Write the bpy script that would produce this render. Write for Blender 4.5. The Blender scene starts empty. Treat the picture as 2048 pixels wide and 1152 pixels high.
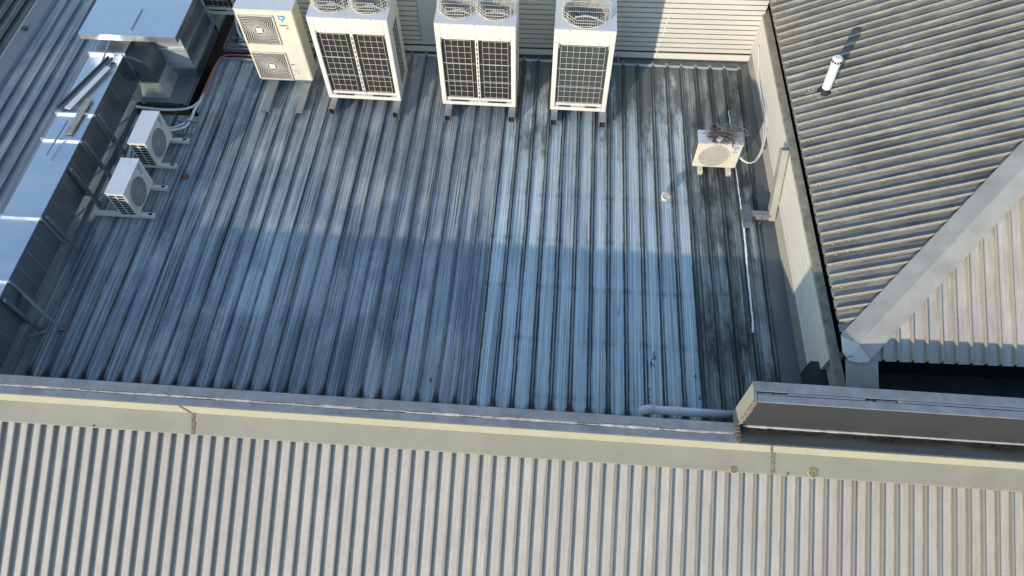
import bpy, bmesh, math, random
from mathutils import Vector, Matrix
random.seed(7)
R = math.radians
scn = bpy.context.scene
col = scn.collection

# ------------------------------------------------------------------ camera, sky, sun, exposure
def set_camera():
    f, p, r, y, X, H = 1452.06, 1.021187, -0.00767, 0.078869, 0.82069, 9.08345
    fw = Vector((-math.sin(y)*math.cos(p), math.cos(y)*math.cos(p), -math.sin(p)))
    rt = Vector((math.cos(y), math.sin(y), 0))
    up = rt.cross(fw)
    rt2 = math.cos(r)*rt + math.sin(r)*up
    up2 = -math.sin(r)*rt + math.cos(r)*up
    cam = bpy.data.cameras.new('camera')
    cam.sensor_width = 36; cam.lens = f/2048*36; cam.clip_start = .05; cam.clip_end = 3000
    o = bpy.data.objects.new('camera', cam); col.objects.link(o)
    m = Matrix.Identity(4)
    for i in range(3):
        m[i][0] = rt2[i]; m[i][1] = up2[i]; m[i][2] = -fw[i]
    m[0][3], m[1][3], m[2][3] = X, 0, H
    o.matrix_world = m
    scn.camera = o
set_camera()

SUN_EL = 15.5
SUN_DIR = Vector((.487*math.cos(R(SUN_EL)), .873*math.cos(R(SUN_EL)), -math.sin(R(SUN_EL)))).normalized()   # light travels this way
world = bpy.data.worlds.new('World'); scn.world = world; world.use_nodes = True
wn = world.node_tree.nodes; wl = world.node_tree.links
bg = wn['Background']; sky = wn.new('ShaderNodeTexSky'); sky.sky_type = 'NISHITA'; sky.sun_disc = False
sky.sun_elevation = R(SUN_EL); sky.sun_rotation = math.atan2(-SUN_DIR.x, -SUN_DIR.y) 
sky.air_density = 1.0; sky.dust_density = .0; sky.ozone_density = 1.2
wl.new(sky.outputs[0], bg.inputs[0]); bg.inputs[1].default_value = .15
sl = bpy.data.lights.new('sun', 'SUN'); sl.energy = 2.0; sl.angle = R(.7); sl.color = (1, .885, .735)
so = bpy.data.objects.new('sun', sl); col.objects.link(so); so.location = (-20, -30, 30)
so.rotation_euler = SUN_DIR.to_track_quat('-Z', 'Y').to_euler()
scn.view_settings.view_transform = 'Standard'; scn.view_settings.look = 'None'
scn.view_settings.gamma = 1; scn.view_settings.use_curve_mapping = False
scn.view_settings.exposure = 1.2

# ------------------------------------------------------------------ mesh helper
class MB:
    def __init__(s): s.v = []; s.f = []; s.m = []; s.attr = None; s.g = []
    def add(s, vs, fs, mi=0):
        b = len(s.v); s.g.append((b, len(s.f))); s.v += [tuple(x) for x in vs]
        s.f += [tuple(b+i for i in f) for f in fs]; s.m += [mi]*len(fs); return s
    def box(s, x0, x1, y0, y1, z0, z1, mi=0):
        return s.add([(x0,y0,z0),(x1,y0,z0),(x1,y1,z0),(x0,y1,z0),(x0,y0,z1),(x1,y0,z1),(x1,y1,z1),(x0,y1,z1)],
              [(0,3,2,1),(4,5,6,7),(0,1,5,4),(1,2,6,5),(2,3,7,6),(3,0,4,7)], mi)
    def bar(s, a, b, w, h, up=(0,0,1), mi=0):
        a = Vector(a); b = Vector(b); d = (b-a).normalized(); u = Vector(up)
        sd = d.cross(u)
        if sd.length < 1e-4: sd = d.cross(Vector((0,1,0)))
        sd.normalize(); u = sd.cross(d).normalized()
        vs = []
        for q in (a, b):
            for i, j in ((-1,-1),(1,-1),(1,1),(-1,1)): vs.append(q+sd*(i*w/2)+u*(j*h/2))
        return s.add(vs, [(0,1,2,3),(7,6,5,4),(0,4,5,1),(1,5,6,2),(2,6,7,3),(3,7,4,0)], mi)
    def tube(s, pts, r, n=6, closed=False, cap=True, mi=0):
        pts = [Vector(p) for p in pts]; N = len(pts); b = len(s.v); ref = None; s.g.append((b, len(s.f)))
        for i, p in enumerate(pts):
            if closed: d = pts[(i+1) % N]-pts[i-1]
            else: d = pts[min(i+1, N-1)]-pts[max(i-1, 0)]
            d.normalize()
            if ref is None:
                ref = Vector((0,0,1)) if abs(d.z) < .9 else Vector((1,0,0))
            a = d.cross(ref)
            if a.length < 1e-5: a = d.cross(Vector((.3,.9,.1)))
            a.normalize(); ref = a.cross(d).normalized()
            rr = r[i] if isinstance(r, (list, tuple)) else r
            for k in range(n):
                t = 2*math.pi*(k+.5)/n
                s.v.append(tuple(p+a*(math.cos(t)*rr)+ref*(math.sin(t)*rr)))
        for i in range(N if closed else N-1):
            j = (i+1) % N
            for k in range(n):
                l = (k+1) % n
                s.f.append((b+i*n+k, b+i*n+l, b+j*n+l, b+j*n+k)); s.m.append(mi)
        if cap and not closed:
            s.f.append(tuple(b+k for k in range(n))[::-1]); s.m.append(mi)
            s.f.append(tuple(b+(N-1)*n+k for k in range(n))); s.m.append(mi)
        return s
    def prism(s, poly, axis, a, b, mi=0):
        # poly: 2D points; extruded along axis from a to b
        def mk(p, t):
            if axis == 0: return (t, p[0], p[1])
            if axis == 1: return (p[0], t, p[1])
            return (p[0], p[1], t)
        n = len(poly); vs = [mk(p, a) for p in poly]+[mk(p, b) for p in poly]
        fs = [tuple(range(n)), tuple(range(2*n-1, n-1, -1))]
        fs += [(i, n+i, n+(i+1) % n, (i+1) % n) for i in range(n)]
        return s.add(vs, fs, mi)
    def each(s, name, mats, parent=None, **kw):
        out = []
        for i, (v0, f0) in enumerate(s.g):
            v1, f1 = s.g[i+1] if i+1 < len(s.g) else (len(s.v), len(s.f))
            m = MB(); m.v = s.v[v0:v1]; m.f = [tuple(q-v0 for q in f) for f in s.f[f0:f1]]; m.m = s.m[f0:f1]
            out.append(m.build(name, mats, parent, **kw))
        return out
    def build(s, name, mats, parent=None, smooth=False, bevel=0, seg=2, fix=True):
        me = bpy.data.meshes.new(name); me.from_pydata(s.v, [], s.f)
        if not isinstance(mats, (list, tuple)): mats = [mats]
        for m in mats: me.materials.append(m)
        for p, i in zip(me.polygons, s.m): p.material_index = i
        if s.attr:
            for nm, vals in s.attr.items():
                a = me.attributes.new(nm, 'FLOAT', 'POINT'); a.data.foreach_set('value', vals)
        if fix or bevel:
            bm = bmesh.new(); bm.from_mesh(me)
            if fix: bmesh.ops.recalc_face_normals(bm, faces=bm.faces)
            if bevel:
                es = [e for e in bm.edges if len(e.link_faces) == 2 and e.calc_face_angle(0) > .5]
                bmesh.ops.bevel(bm, geom=es, offset=bevel, segments=seg, affect='EDGES', clamp_overlap=True)
            bm.to_mesh(me); bm.free()
        if smooth:
            for p in me.polygons: p.use_smooth = True
        o = bpy.data.objects.new(name, me); col.objects.link(o)
        if parent: o.parent = parent
        return o

def thing(name, label, cat, loc=(0,0,0), rz=0, group=None):
    o = bpy.data.objects.new(name, None); col.objects.link(o)
    o.location = loc; o.rotation_euler = (0,0,rz); o.empty_display_size = .1
    return tag(o, label, cat, group)
def tag(o, label, cat, group=None):
    o['label'] = label; o['category'] = cat
    if group: o['group'] = group
    return o
def copy_tree(o, loc=None, rz=None, label=None, parent=None):
    c = o.copy(); col.objects.link(c)
    if parent: c.parent = parent
    if loc: c.location = loc
    if rz is not None: c.rotation_euler = (0,0,rz)
    if label: c['label'] = label
    for ch in list(o.children): copy_tree(ch, parent=c)
    return c

# ------------------------------------------------------------------ materials
class NT:
    def __init__(s, name):
        s.mat = bpy.data.materials.new(name); s.mat.use_nodes = True
        s.t = s.mat.node_tree; s.n = s.t.nodes; s.l = s.t.links; s.b = s.n['Principled BSDF']
        s.tc = s.n.new('ShaderNodeTexCoord')
    def node(s, ty, **kw):
        n = s.n.new(ty)
        for k, v in kw.items(): setattr(n, k, v)
        return n
    def lk(s, a, b): s.l.new(a, b)
    def coord(s, scale=(1,1,1), loc=(0,0,0), rot=(0,0,0), rnd=0, src='Object'):
        m = s.node('ShaderNodeMapping'); m.inputs['Scale'].default_value = scale
        m.inputs['Location'].default_value = loc; m.inputs['Rotation'].default_value = rot
        o = s.tc.outputs[src]
        if rnd:
            oi = s.node('ShaderNodeObjectInfo'); mu = s.node('ShaderNodeMath', operation='MULTIPLY')
            mu.inputs[1].default_value = rnd; s.lk(oi.outputs['Random'], mu.inputs[0])
            ad = s.node('ShaderNodeVectorMath', operation='ADD'); s.lk(o, ad.inputs[0]); s.lk(mu.outputs[0], ad.inputs[1]); o = ad.outputs[0]
        s.lk(o, m.inputs[0]); return m.outputs[0]
    def noise(s, co, scale=1, detail=4, rough=.55, dist=0):
        n = s.node('ShaderNodeTexNoise'); n.inputs['Scale'].default_value = scale
        n.inputs['Detail'].default_value = detail; n.inputs['Roughness'].default_value = rough
        n.inputs['Distortion'].default_value = dist
        s.lk(co, n.inputs['Vector']); return n.outputs['Fac']
    def vor(s, co, scale):
        n = s.node('ShaderNodeTexVoronoi'); n.inputs['Scale'].default_value = scale
        s.lk(co, n.inputs['Vector']); return n
    def rng(s, v, a, b, c=0., d=1., smooth=False):
        n = s.node('ShaderNodeMapRange'); n.inputs[1].default_value = a; n.inputs[2].default_value = b
        n.inputs[3].default_value = c; n.inputs[4].default_value = d
        if smooth: n.interpolation_type = 'SMOOTHSTEP'
        s.lk(v, n.inputs[0]); return n.outputs[0]
    def math(s, op, a, b):
        n = s.node('ShaderNodeMath', operation=op)
        for i, x in enumerate((a, b)):
            if isinstance(x, (int, float)): n.inputs[i].default_value = x
            else: s.lk(x, n.inputs[i])
        return n.outputs[0]
    def mix(s, fac, a, b, mode='MIX'):
        n = s.node('ShaderNodeMix', data_type='RGBA', blend_type=mode)
        for sock, x in ((n.inputs[0], fac), (n.inputs[6], a), (n.inputs[7], b)):
            if isinstance(x, (int, float)): sock.default_value = x
            elif isinstance(x, tuple): sock.default_value = (*x, 1)
            else: s.lk(x, sock)
        return n.outputs[2]
    def attr(s, name):
        n = s.node('ShaderNodeAttribute'); n.attribute_name = name; return n.outputs['Fac']
    def xyz(s, co):
        n = s.node('ShaderNodeSeparateXYZ'); s.lk(co, n.inputs[0]); return n.outputs
    def bump(s, h, dist=.01, strength=1):
        n = s.node('ShaderNodeBump'); n.inputs['Distance'].default_value = dist; n.inputs['Strength'].default_value = strength
        s.lk(h, n.inputs['Height']); s.lk(n.outputs[0], s.b.inputs['Normal'])
    def out(s, c=None, rough=.5, metal=0, spec=None):
        if c is not None:
            if isinstance(c, tuple): s.b.inputs['Base Color'].default_value = (*c, 1)
            else: s.lk(c, s.b.inputs['Base Color'])
        for k, v in (('Roughness', rough), ('Metallic', metal), ('Specular IOR Level', spec)):
            if v is None: continue
            if isinstance(v, (int, float)): s.b.inputs[k].default_value = v
            else: s.lk(v, s.b.inputs[k])
        return s.mat

def plain(name, c, rough=.5, metal=0, var=.12, scale=6, spec=None, dirt=None, dirt_amt=.4, dirt_scale=3):
    n = NT(name); co = n.coord(rnd=13)
    v = n.noise(co, scale, 5)
    cc = n.mix(n.rng(v, .3, .7), tuple(x*(1-var) for x in c), tuple(min(1, x*(1+var)) for x in c))
    if dirt:
        d = n.noise(co, dirt_scale, 7, .65)
        cc = n.mix(n.rng(d, .56, .72, 0, dirt_amt), cc, dirt)
    r = n.rng(v, .2, .8, rough*.85, min(1, rough*1.15))
    return n.out(cc, r, metal, spec)

def roof_mat(name, ca, cb, grime, axis, rib_dirt, blotch=.5, line=.5, rough=.42, metal=.35, ribcol=None, moss=0, endy=None, purlin=None, rib_w=.03, ridge=0, warm=None, backy=None, specks=0, side=0):
    """weathered long run sheet: streaks along the ribs, grime that settles beside the ribs, blotches"""
    n = NT(name)
    def st(a, b): return (a, b, 4) if axis == 1 else (b, a, 4)
    s1 = n.noise(n.coord(st(22, .30), rnd=31), 1, 5, .62)
    s2 = n.noise(n.coord(st(75, .45), rnd=17), 1, 3, .6)
    s3 = n.noise(n.coord(st(4.2, .38), rnd=11), 1, 4, .55)
    s4 = n.noise(n.coord(st(1.3, .7), rnd=23), 1, 5, .6)
    bl = n.noise(n.coord((1,1,1), rnd=5), 1.6, 7, .66)
    fi = n.noise(n.coord((1,1,1)), 38, 5, .75)
    k = n.math('ADD', n.math('MULTIPLY', s1, .40), n.math('MULTIPLY', s3, .60))
    k = n.math('ADD', n.math('MULTIPLY', k, 1-blotch*.5), n.math('MULTIPLY', bl, blotch*.5))
    c = n.mix(n.rng(k, .38, .62), ca, cb)
    if warm:
        c = n.mix(n.math('MULTIPLY', n.rng(s4, .47, .60), n.rng(s1, .35, .62, .1, .9)), c, warm)
    c = n.mix(n.rng(s2, .50, .66, 0, line), c, tuple(min(1, x*1.25+.05) for x in cb))
    c = n.mix(n.rng(s2, .48, .33, 0, line), c, tuple(x*.42 for x in ca))
    oi = n.node('ShaderNodeObjectInfo')
    c = n.mix(n.rng(oi.outputs['Random'], 0, 1, 0, .25), c, tuple(x*.6 for x in ca))
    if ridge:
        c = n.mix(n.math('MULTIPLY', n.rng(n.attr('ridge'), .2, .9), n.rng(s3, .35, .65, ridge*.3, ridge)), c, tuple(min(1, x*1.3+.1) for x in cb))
    rd = n.attr('ribd')
    if ribcol:
        m0 = n.rng(rd, rib_w*.95, rib_w*.6, 0, .92)
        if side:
            c = n.mix(n.rng(rd, .0188, .017, 0, .95), c, side); m0 = n.math('MULTIPLY', n.attr('ridge'), .92)  # side paints the shade of the right rib flanks into the colour
        c = n.mix(m0, c, ribcol)
    if rib_dirt:
        ny = n.noise(n.coord(st(16, .8), rnd=7), 1, 6, .72)
        nf = n.noise(n.coord(st(26, 6), rnd=19), 1, 4, .7)
        w = n.math('ADD', rd, n.math('MULTIPLY', n.math('SUBTRACT', ny, .5), .055))
        w = n.math('ADD', w, n.math('MULTIPLY', n.math('SUBTRACT', nf, .5), .03))
        dm = n.rng(w, rib_w+.010, rib_w-.006, 0, rib_dirt)
        top = n.rng(rd, .009, .0125, .38, 1)
        c = n.mix(n.math('MULTIPLY', dm, top), c, grime)
    if purlin:
        co = n.xyz(n.coord())[1 if axis == 1 else 0]
        wv = n.math('ABSOLUTE', n.math('SUBTRACT', n.math('FRACT', n.math('MULTIPLY', co, 1/purlin), 0), .5), 0)
        wv = n.math('ADD', wv, n.math('MULTIPLY', n.math('SUBTRACT', fi, .5), .07))
        pm = n.rng(wv, .085, .0, 0, 1)
        near = n.rng(rd, .105, .03, .12, 1)
        pm = n.math('MULTIPLY', pm, n.math('MULTIPLY', near, n.rng(n.noise(n.coord((3.5, 2, 1), rnd=3), 1, 5, .6), .42, .62, .05, .6)))
        c = n.mix(pm, c, grime)
    if moss:
        m = n.noise(n.coord(st(2.6, .8), rnd=9), 1, 8, .72)
        mm = n.rng(m, .60-moss*.5, .80-moss*.5, 0, .92)
        c = n.mix(mm, c, grime)
    if backy is not None:
        y = n.xyz(n.coord())[1]
        m = n.noise(n.coord(st(3.4, .9), rnd=29), 1, 7, .7)
        t = n.math('ADD', n.rng(y, backy, 10.4, -.14, .20), m)
        gm = n.math('MULTIPLY', n.rng(t, .50, .64, 0, .88), n.rng(fi, .2, .6, .75, 1))
        c = n.mix(gm, c, (.045,.05,.042))
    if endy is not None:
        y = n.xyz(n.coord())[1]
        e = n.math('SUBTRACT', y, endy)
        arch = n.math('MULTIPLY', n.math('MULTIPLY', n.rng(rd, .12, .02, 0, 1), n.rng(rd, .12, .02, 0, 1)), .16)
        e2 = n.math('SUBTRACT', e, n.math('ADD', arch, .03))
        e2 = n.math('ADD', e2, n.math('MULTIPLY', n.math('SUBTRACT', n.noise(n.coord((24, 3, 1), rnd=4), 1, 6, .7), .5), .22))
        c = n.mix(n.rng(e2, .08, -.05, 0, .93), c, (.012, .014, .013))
    c = n.mix(n.rng(fi, .45, .72, 0, .35), c, tuple(x*.55 for x in ca))
    if specks:
        vo = n.vor(n.coord((1, .8, 1), rnd=3), 9); sp = n.math('ADD', vo.outputs['Distance'], n.math('MULTIPLY', fi, .12))
        keep = n.rng(n.noise(n.coord(rnd=41), 2.3, 3), .45, .6)
        c = n.mix(n.math('MULTIPLY', n.rng(sp, .13, .10, 0, .75), keep), c, (.16,.13,.10))
        c = n.mix(n.rng(n.noise(n.coord((1,1,1), rnd=37), 7, 6, .7), .60, .70, 0, .35), c, (.30,.29,.28))
    n.bump(n.math('ADD', n.math('MULTIPLY', bl, .5), n.math('MULTIPLY', s3, .8)), .022, .6)
    return n.out(c, n.rng(k, .3, .7, rough*.8, rough*1.2), metal)

M = {}
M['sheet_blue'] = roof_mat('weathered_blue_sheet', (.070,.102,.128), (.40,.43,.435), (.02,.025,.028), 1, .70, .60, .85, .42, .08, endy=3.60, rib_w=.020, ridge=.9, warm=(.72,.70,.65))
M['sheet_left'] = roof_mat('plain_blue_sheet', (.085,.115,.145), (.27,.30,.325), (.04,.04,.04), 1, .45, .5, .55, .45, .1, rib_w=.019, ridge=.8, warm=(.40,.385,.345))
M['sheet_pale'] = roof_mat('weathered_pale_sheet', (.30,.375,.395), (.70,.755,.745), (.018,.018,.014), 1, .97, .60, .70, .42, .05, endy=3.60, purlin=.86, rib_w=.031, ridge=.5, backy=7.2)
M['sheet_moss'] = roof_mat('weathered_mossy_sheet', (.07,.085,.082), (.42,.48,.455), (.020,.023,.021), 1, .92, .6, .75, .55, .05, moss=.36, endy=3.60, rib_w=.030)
M['front_sheet'] = roof_mat('chalky_white_sheet', (.42,.375,.31), (.525,.475,.405), (.16,.14,.115), 1, .55, .5, .12, .6, .0, ribcol=(.31,.265,.185), rib_w=.022, specks=1, side=(.215,.235,.265))  # side: blue-grey shade tone for the right rib flanks
M['hip_left_sheet'] = roof_mat('dirty_tan_sheet_cross', (.075,.074,.072), (.35,.33,.29), (.07,.055,.04), 0, .6, .5, .3, .5, .05, ribcol=(.56,.50,.375), rib_w=.021)  # bright ribcol puts sunlit highlights into the rib colour
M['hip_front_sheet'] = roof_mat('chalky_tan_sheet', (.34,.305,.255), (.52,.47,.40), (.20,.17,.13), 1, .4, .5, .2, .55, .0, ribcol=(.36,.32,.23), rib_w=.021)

def galv(name, c=(.62,.64,.66), rough=.28, spang=40, metal=1.0, dent=.5):
    n = NT(name); co = n.coord(rnd=7)
    v = n.vor(co, spang); nz = n.noise(co, 2.2, 5, .6)
    c2 = n.mix(n.rng(v.outputs['Color'], 0, 1, 0, .3), tuple(x*.88 for x in c), c)
    c2 = n.mix(n.rng(nz, .45, .75, 0, .35), c2, tuple(x*.65 for x in c))
    n.bump(n.noise(n.coord((1,1,1), rnd=3), 1.7, 2, .4), .02, dent*.5)
    return n.out(c2, n.rng(nz, .3, .7, rough*.7, rough*1.4), metal)
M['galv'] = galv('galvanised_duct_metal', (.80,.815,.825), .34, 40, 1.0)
M['galv_shade'] = galv('shade_tone_zinc', (.36,.38,.40), .36, 40, 1.0, .5)  # darker zinc paints in shade and dark reflections on upright faces
M['galv_dull'] = galv('dull_galvanised_metal', (.40,.42,.44), .5, 60, .75, .3)
M['galv_dark'] = galv('aged_galvanised_metal', (.22,.235,.25), .5, 60, .6, .3)
M['galv_bright'] = galv('sunlit_tone_zinc', (.80,.80,.78), .42, 40, .9, .2)  # pale zinc paints in the sun glare on hood neck front and curb
M['elbow_dark'] = plain('dark_sheet_metal', (.085,.093,.10), .5, .2, .1, 4)
M['hip_metal'] = plain('oxidised_zinc_flashing', (.37,.335,.285), .55, .15, .16, 3, dirt=(.25,.24,.21), dirt_amt=.6, dirt_scale=2.2)
M['ivory'] = plain('ivory_enamel', (.64,.60,.52), .38, 0, .03, 3, dirt=(.6,.55,.45), dirt_amt=.25)
M['ivory_top'] = plain('pale_grey_enamel', (.62,.615,.61), .5, 0, .05, 8, dirt=(.5,.48,.45), dirt_amt=.3)  # greyer enamel for lids and top decks
M['ivory_old'] = plain('yellowed_enamel', (.60,.55,.43), .42, 0, .05, 4, dirt=(.5,.43,.3), dirt_amt=.35)
M['wire'] = plain('cream_wire', (.64,.60,.52), .4, 0, .04)
def coil_mat(name, c):
    n = NT(name); w = n.node('ShaderNodeTexWave', wave_type='BANDS', bands_direction='Z'); w.inputs['Scale'].default_value = 22; w.inputs['Distortion'].default_value = .4
    n.lk(n.coord(), w.inputs['Vector'])
    nz = n.noise(n.coord((3, 3, 1), rnd=9), 1.5, 4)
    cc = n.mix(w.outputs['Fac'], tuple(x*.55 for x in c), c)
    cc = n.mix(n.rng(nz, .5, .75, 0, .5), cc, (c[0]*1.6+.01, c[1]*1.2, c[2]*1.0))
    return n.out(cc, .6, .2)
M['coil'] = coil_mat('dark_condenser_fins', (.030,.027,.024))
M['coil_green'] = coil_mat('green_grey_condenser_fins', (.065,.075,.070))
M['dark'] = plain('dark_recess', (.012,.012,.013), .8)
M['black'] = plain('black_membrane', (.010,.009,.009), .75, 0, .4, 5, dirt=(.05,.035,.025), dirt_amt=.25)
M['fan'] = plain('blue_grey_fan_plastic', (.055,.07,.10), .4)
M['shroud'] = plain('grubby_shroud', (.34,.315,.25), .5, 0, .1, 5, dirt=(.3,.26,.2), dirt_amt=.5)
M['spiral_back'] = plain('shadowed_fan_bay', (.085,.07,.052), .6, 0, .2, 5)
M['louvre_back'] = plain('tan_grille_back', (.30,.265,.21), .6, 0, .2, 5)
M['grey_disc'] = plain('grey_grille_back', (.17,.175,.17), .6, 0, .15, 30)
M['cladding'] = plain('cream_weatherboard', (.64,.60,.51), .5, 0, .04, 3, dirt=(.45,.42,.36), dirt_amt=.25)
M['ledge_grime'] = plain('grimy_ledge', (.20,.19,.17), .7, 0, .3, 9)
M['panel_grey'] = plain('grey_wall_panel', (.46,.445,.41), .55, 0, .04, 2)
M['wall_white'] = plain('white_wall_sheet', (.62,.575,.49), .5, 0, .05, 3, dirt=(.5,.46,.4), dirt_amt=.3)
M['wall_tan'] = plain('tan_mini_corrugate', (.29,.275,.235), .6, 0, .08, 6)
M['cap_old'] = plain('lichen_cap_flashing', (.28,.255,.20), .7, 0, .3, 9, dirt=(.12,.10,.07), dirt_amt=.7, dirt_scale=8)
M['yellow'] = plain('cream_painted_flashing', (.375,.345,.245), .5, 0, .05, 2, dirt=(.27,.25,.17), dirt_amt=.5, dirt_scale=5)
M['tan'] = plain('stained_apron_flashing', (.265,.245,.18), .5, 0, .07, 1.5, dirt=(.19,.18,.13), dirt_amt=.5, dirt_scale=2.6)
M['grey_cap'] = plain('weathered_grey_cap', (.19,.195,.205), .7, 0, .22, 5, dirt=(.32,.32,.32), dirt_amt=.35, dirt_scale=9)
M['basalt'] = plain('dark_grey_paint', (.040,.040,.040), .6, 0, .08, 1.5, spec=.2)
M['moss_dirt'] = None
def mossdirt():
    n = NT('mouldy_dark_paint'); co = n.coord((.7, 5, 5))
    a = n.noise(co, 1.2, 7, .7); y = n.xyz(n.coord())[1]
    b = n.noise(n.coord((1,1,1)), 30, 4, .7)
    t = n.math('ADD', n.rng(y, 3.06, 3.28, 0, .42), n.math('MULTIPLY', a, .7))
    c = n.mix(n.rng(t, .45, .62), (.17,.165,.145), (.13,.10,.06))
    c = n.mix(n.math('MULTIPLY', n.rng(t, .58, .7), n.rng(b, .3, .6)), c, (.012,.011,.009))
    return n.out(c, .6)
M['moss_dirt'] = mossdirt()
M['gutter'] = plain('silted_dark_gutter', (.028,.028,.032), .5, 0, .3, 3, dirt=(.07,.055,.045), dirt_amt=.6, dirt_scale=2.5)
M['hip_bright'] = plain('sunlit_tone_flashing', (.55,.52,.46), .55, .1, .08, 6, dirt=(.36,.33,.27), dirt_amt=.6, dirt_scale=6)  # pale tone makes up for sun that misses the saddle
M['pipe_tan'] = plain('tan_painted_pipe', (.33,.315,.265), .5, 0, .06, 4)
M['timber'] = plain('weathered_timber_strip', (.56,.46,.39), .8, 0, .45, 14, dirt=(.16,.10,.07), dirt_amt=.8, dirt_scale=7)
M['rust_seam'] = plain('rusty_sealant', (.20,.15,.115), .85, 0, .45, 30, dirt=(.36,.31,.27), dirt_amt=.7, dirt_scale=25)
M['white_seal'] = plain('white_sealant', (.80,.82,.84), .5, 0, .1, 10)
M['pvc'] = plain('white_pvc', (.66,.65,.64), .3, 0, .03)
M['pvc_grey'] = plain('grey_pvc', (.60,.63,.67), .35, 0, .05, 3)
M['stub'] = plain('cream_pvc', (.70,.66,.58), .45, 0, .08)
M['logo_blue'] = plain('logo_cyan', (.02,.38,.62), .4, 0, .02)
M['logo_navy'] = plain('logo_navy', (.02,.12,.40), .4, 0, .02)
M['ink'] = plain('black_ink', (.02,.02,.022), .5, 0, .02)
M['ink_red'] = plain('red_ink', (.45,.05,.04), .5, 0, .02)
M['sticker'] = plain('faded_sticker', (.47,.48,.46), .5, 0, .3, 60)
M['cable_white'] = plain('white_conduit', (.62,.62,.60), .5, 0, .08)
M['cable_red'] = plain('faded_red_cable', (.45,.12,.09), .5, 0, .15)
M['rust'] = plain('rust', (.20,.08,.04), .9, 0, .4, 25)
M['lichen'] = plain('olive_lichen', (.17,.155,.07), .95, 0, .5, 40, dirt=(.42,.40,.27), dirt_amt=.8, dirt_scale=35)
M['lichen_rim'] = plain('pale_lichen_rim', (.33,.32,.22), .95, 0, .3, 40)
M['lichen_crumb'] = plain('yellow_lichen', (.36,.32,.19), .95, 0, .4, 40)
M['twig'] = plain('brown_twig', (.075,.04,.03), .9, 0, .5, 12)
M['mesh_grey'] = plain('grey_wire_wool', (.22,.20,.18), .8, 0, .4, 12)
M['wool'] = plain('grey_fluff', (.42,.40,.36), .95, 0, .3, 25)
M['plank'] = plain('grey_brown_plank', (.30,.27,.225), .75, 0, .2, 12)
M['flat_white'] = plain('white_sheet_offcut', (.62,.60,.60), .5, 0, .05)
M['asphalt'] = plain('asphalt', (.05,.05,.052), .9, 0, .2, 4)
M['brick'] = plain('render_wall', (.30,.28,.25), .8, 0, .1, 2)
M['wall_dark_roof'] = roof_mat('dark_lower_sheet', (.03,.04,.035), (.13,.16,.15), (.02,.025,.02), 1, .6, .6, .4, .6, .1, moss=.3)

# ------------------------------------------------------------------ setting
g = MB().add([(-600,-600,-6),(600,-600,-6),(600,600,-6),(-600,600,-6)], [(0,1,2,3)]).build('ground', M['asphalt'], fix=False)
g['kind'] = 'structure'
bd = thing('building_block', 'rendered masonry block that carries the flat blue grey roof', 'building')
b = MB().box(-13.5, 12, 3.3, 17, -6, -.75); b.build('wall', M['brick'], bd)
MB().box(-13.5, 12, -6, 3.28, -6, -3.2).build('wall', M['brick'], bd)

# ------------------------------------------------------------------ ribbed sheets
def clip_profile(base, period, x0, x1):
    """base: list of (dx, z, ribdist) over one period starting at a rib centre - w; returns pts in [x0,x1]"""
    pts = []
    k0 = int(math.floor(x0/period))-1; k1 = int(math.ceil(x1/period))+1
    allp = []
    for k in range(k0, k1+1):
        for q in base: allp.append((k*period+q[0], q[1], q[2], q[3] if len(q) > 3 else 0))
    allp.sort()
    def interp(x):
        for a, c in zip(allp, allp[1:]):
            if a[0] <= x <= c[0] and c[0] > a[0]:
                t = (x-a[0])/(c[0]-a[0]); return tuple(a[i]+t*(c[i]-a[i]) for i in range(4))
    pts = [interp(x0)]+[p for p in allp if x0+1e-4 < p[0] < x1-1e-4]+[interp(x1)]
    return pts

S = .2559
KL = [(-.021, 0, .021), (-.013, .030, .013), (-.010, .036, .010), (.010, .036, .010), (.013, .030, .013), (.019, 0, .019),
      (.070, 0, .070), (.078, 0, .075), (.083, .004, .076, 1), (.088, 0, .077), (.128, 0, .128), (.166, 0, .090), (.171, .004, .085, 1), (.176, 0, .080), (.19, 0, .066)]
def strip(mb, prof, y0, y1, zf=lambda y: 0, rows=1, rib=None, dz=0):
    n = len(prof); b = len(mb.v)
    for r in range(rows+1):
        y = y0+(y1-y0)*r/rows
        for x, z, rd, rg in prof:
            mb.v.append((x, y, z+zf(y)+dz)); rib.append(rd)
    for r in range(rows):
        for i in range(n-1):
            mb.f.append((b+r*n+i, b+r*n+i+1, b+(r+1)*n+i+1, b+(r+1)*n+i)); mb.m.append(0)

HOLES = [(-5.50, -5.25, 8.62, 13.5), (-6.35, -5.25, 8.62, 8.86), (-5.25, -3.55, 10.02, 10.24)]
def sheet_rects(x0, x1, y0, y1):
    xs = sorted({x0, x1}|{h[i] for h in HOLES for i in (0, 1) if x0 < h[i] < x1})
    for a, c in zip(xs, xs[1:]):
        m = (a+c)/2; segs = [(y0, y1)]
        for h in HOLES:
            if h[0] < m < h[1]:
                ns = []
                for s0, s1 in segs:
                    if h[3] <= s0 or h[2] >= s1: ns.append((s0, s1)); continue
                    if s0 < h[2]: ns.append((s0, h[2]))
                    if s1 > h[3]: ns.append((h[3], s1))
                segs = ns
        for s0, s1 in segs: yield a, c, s0, s1

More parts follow.
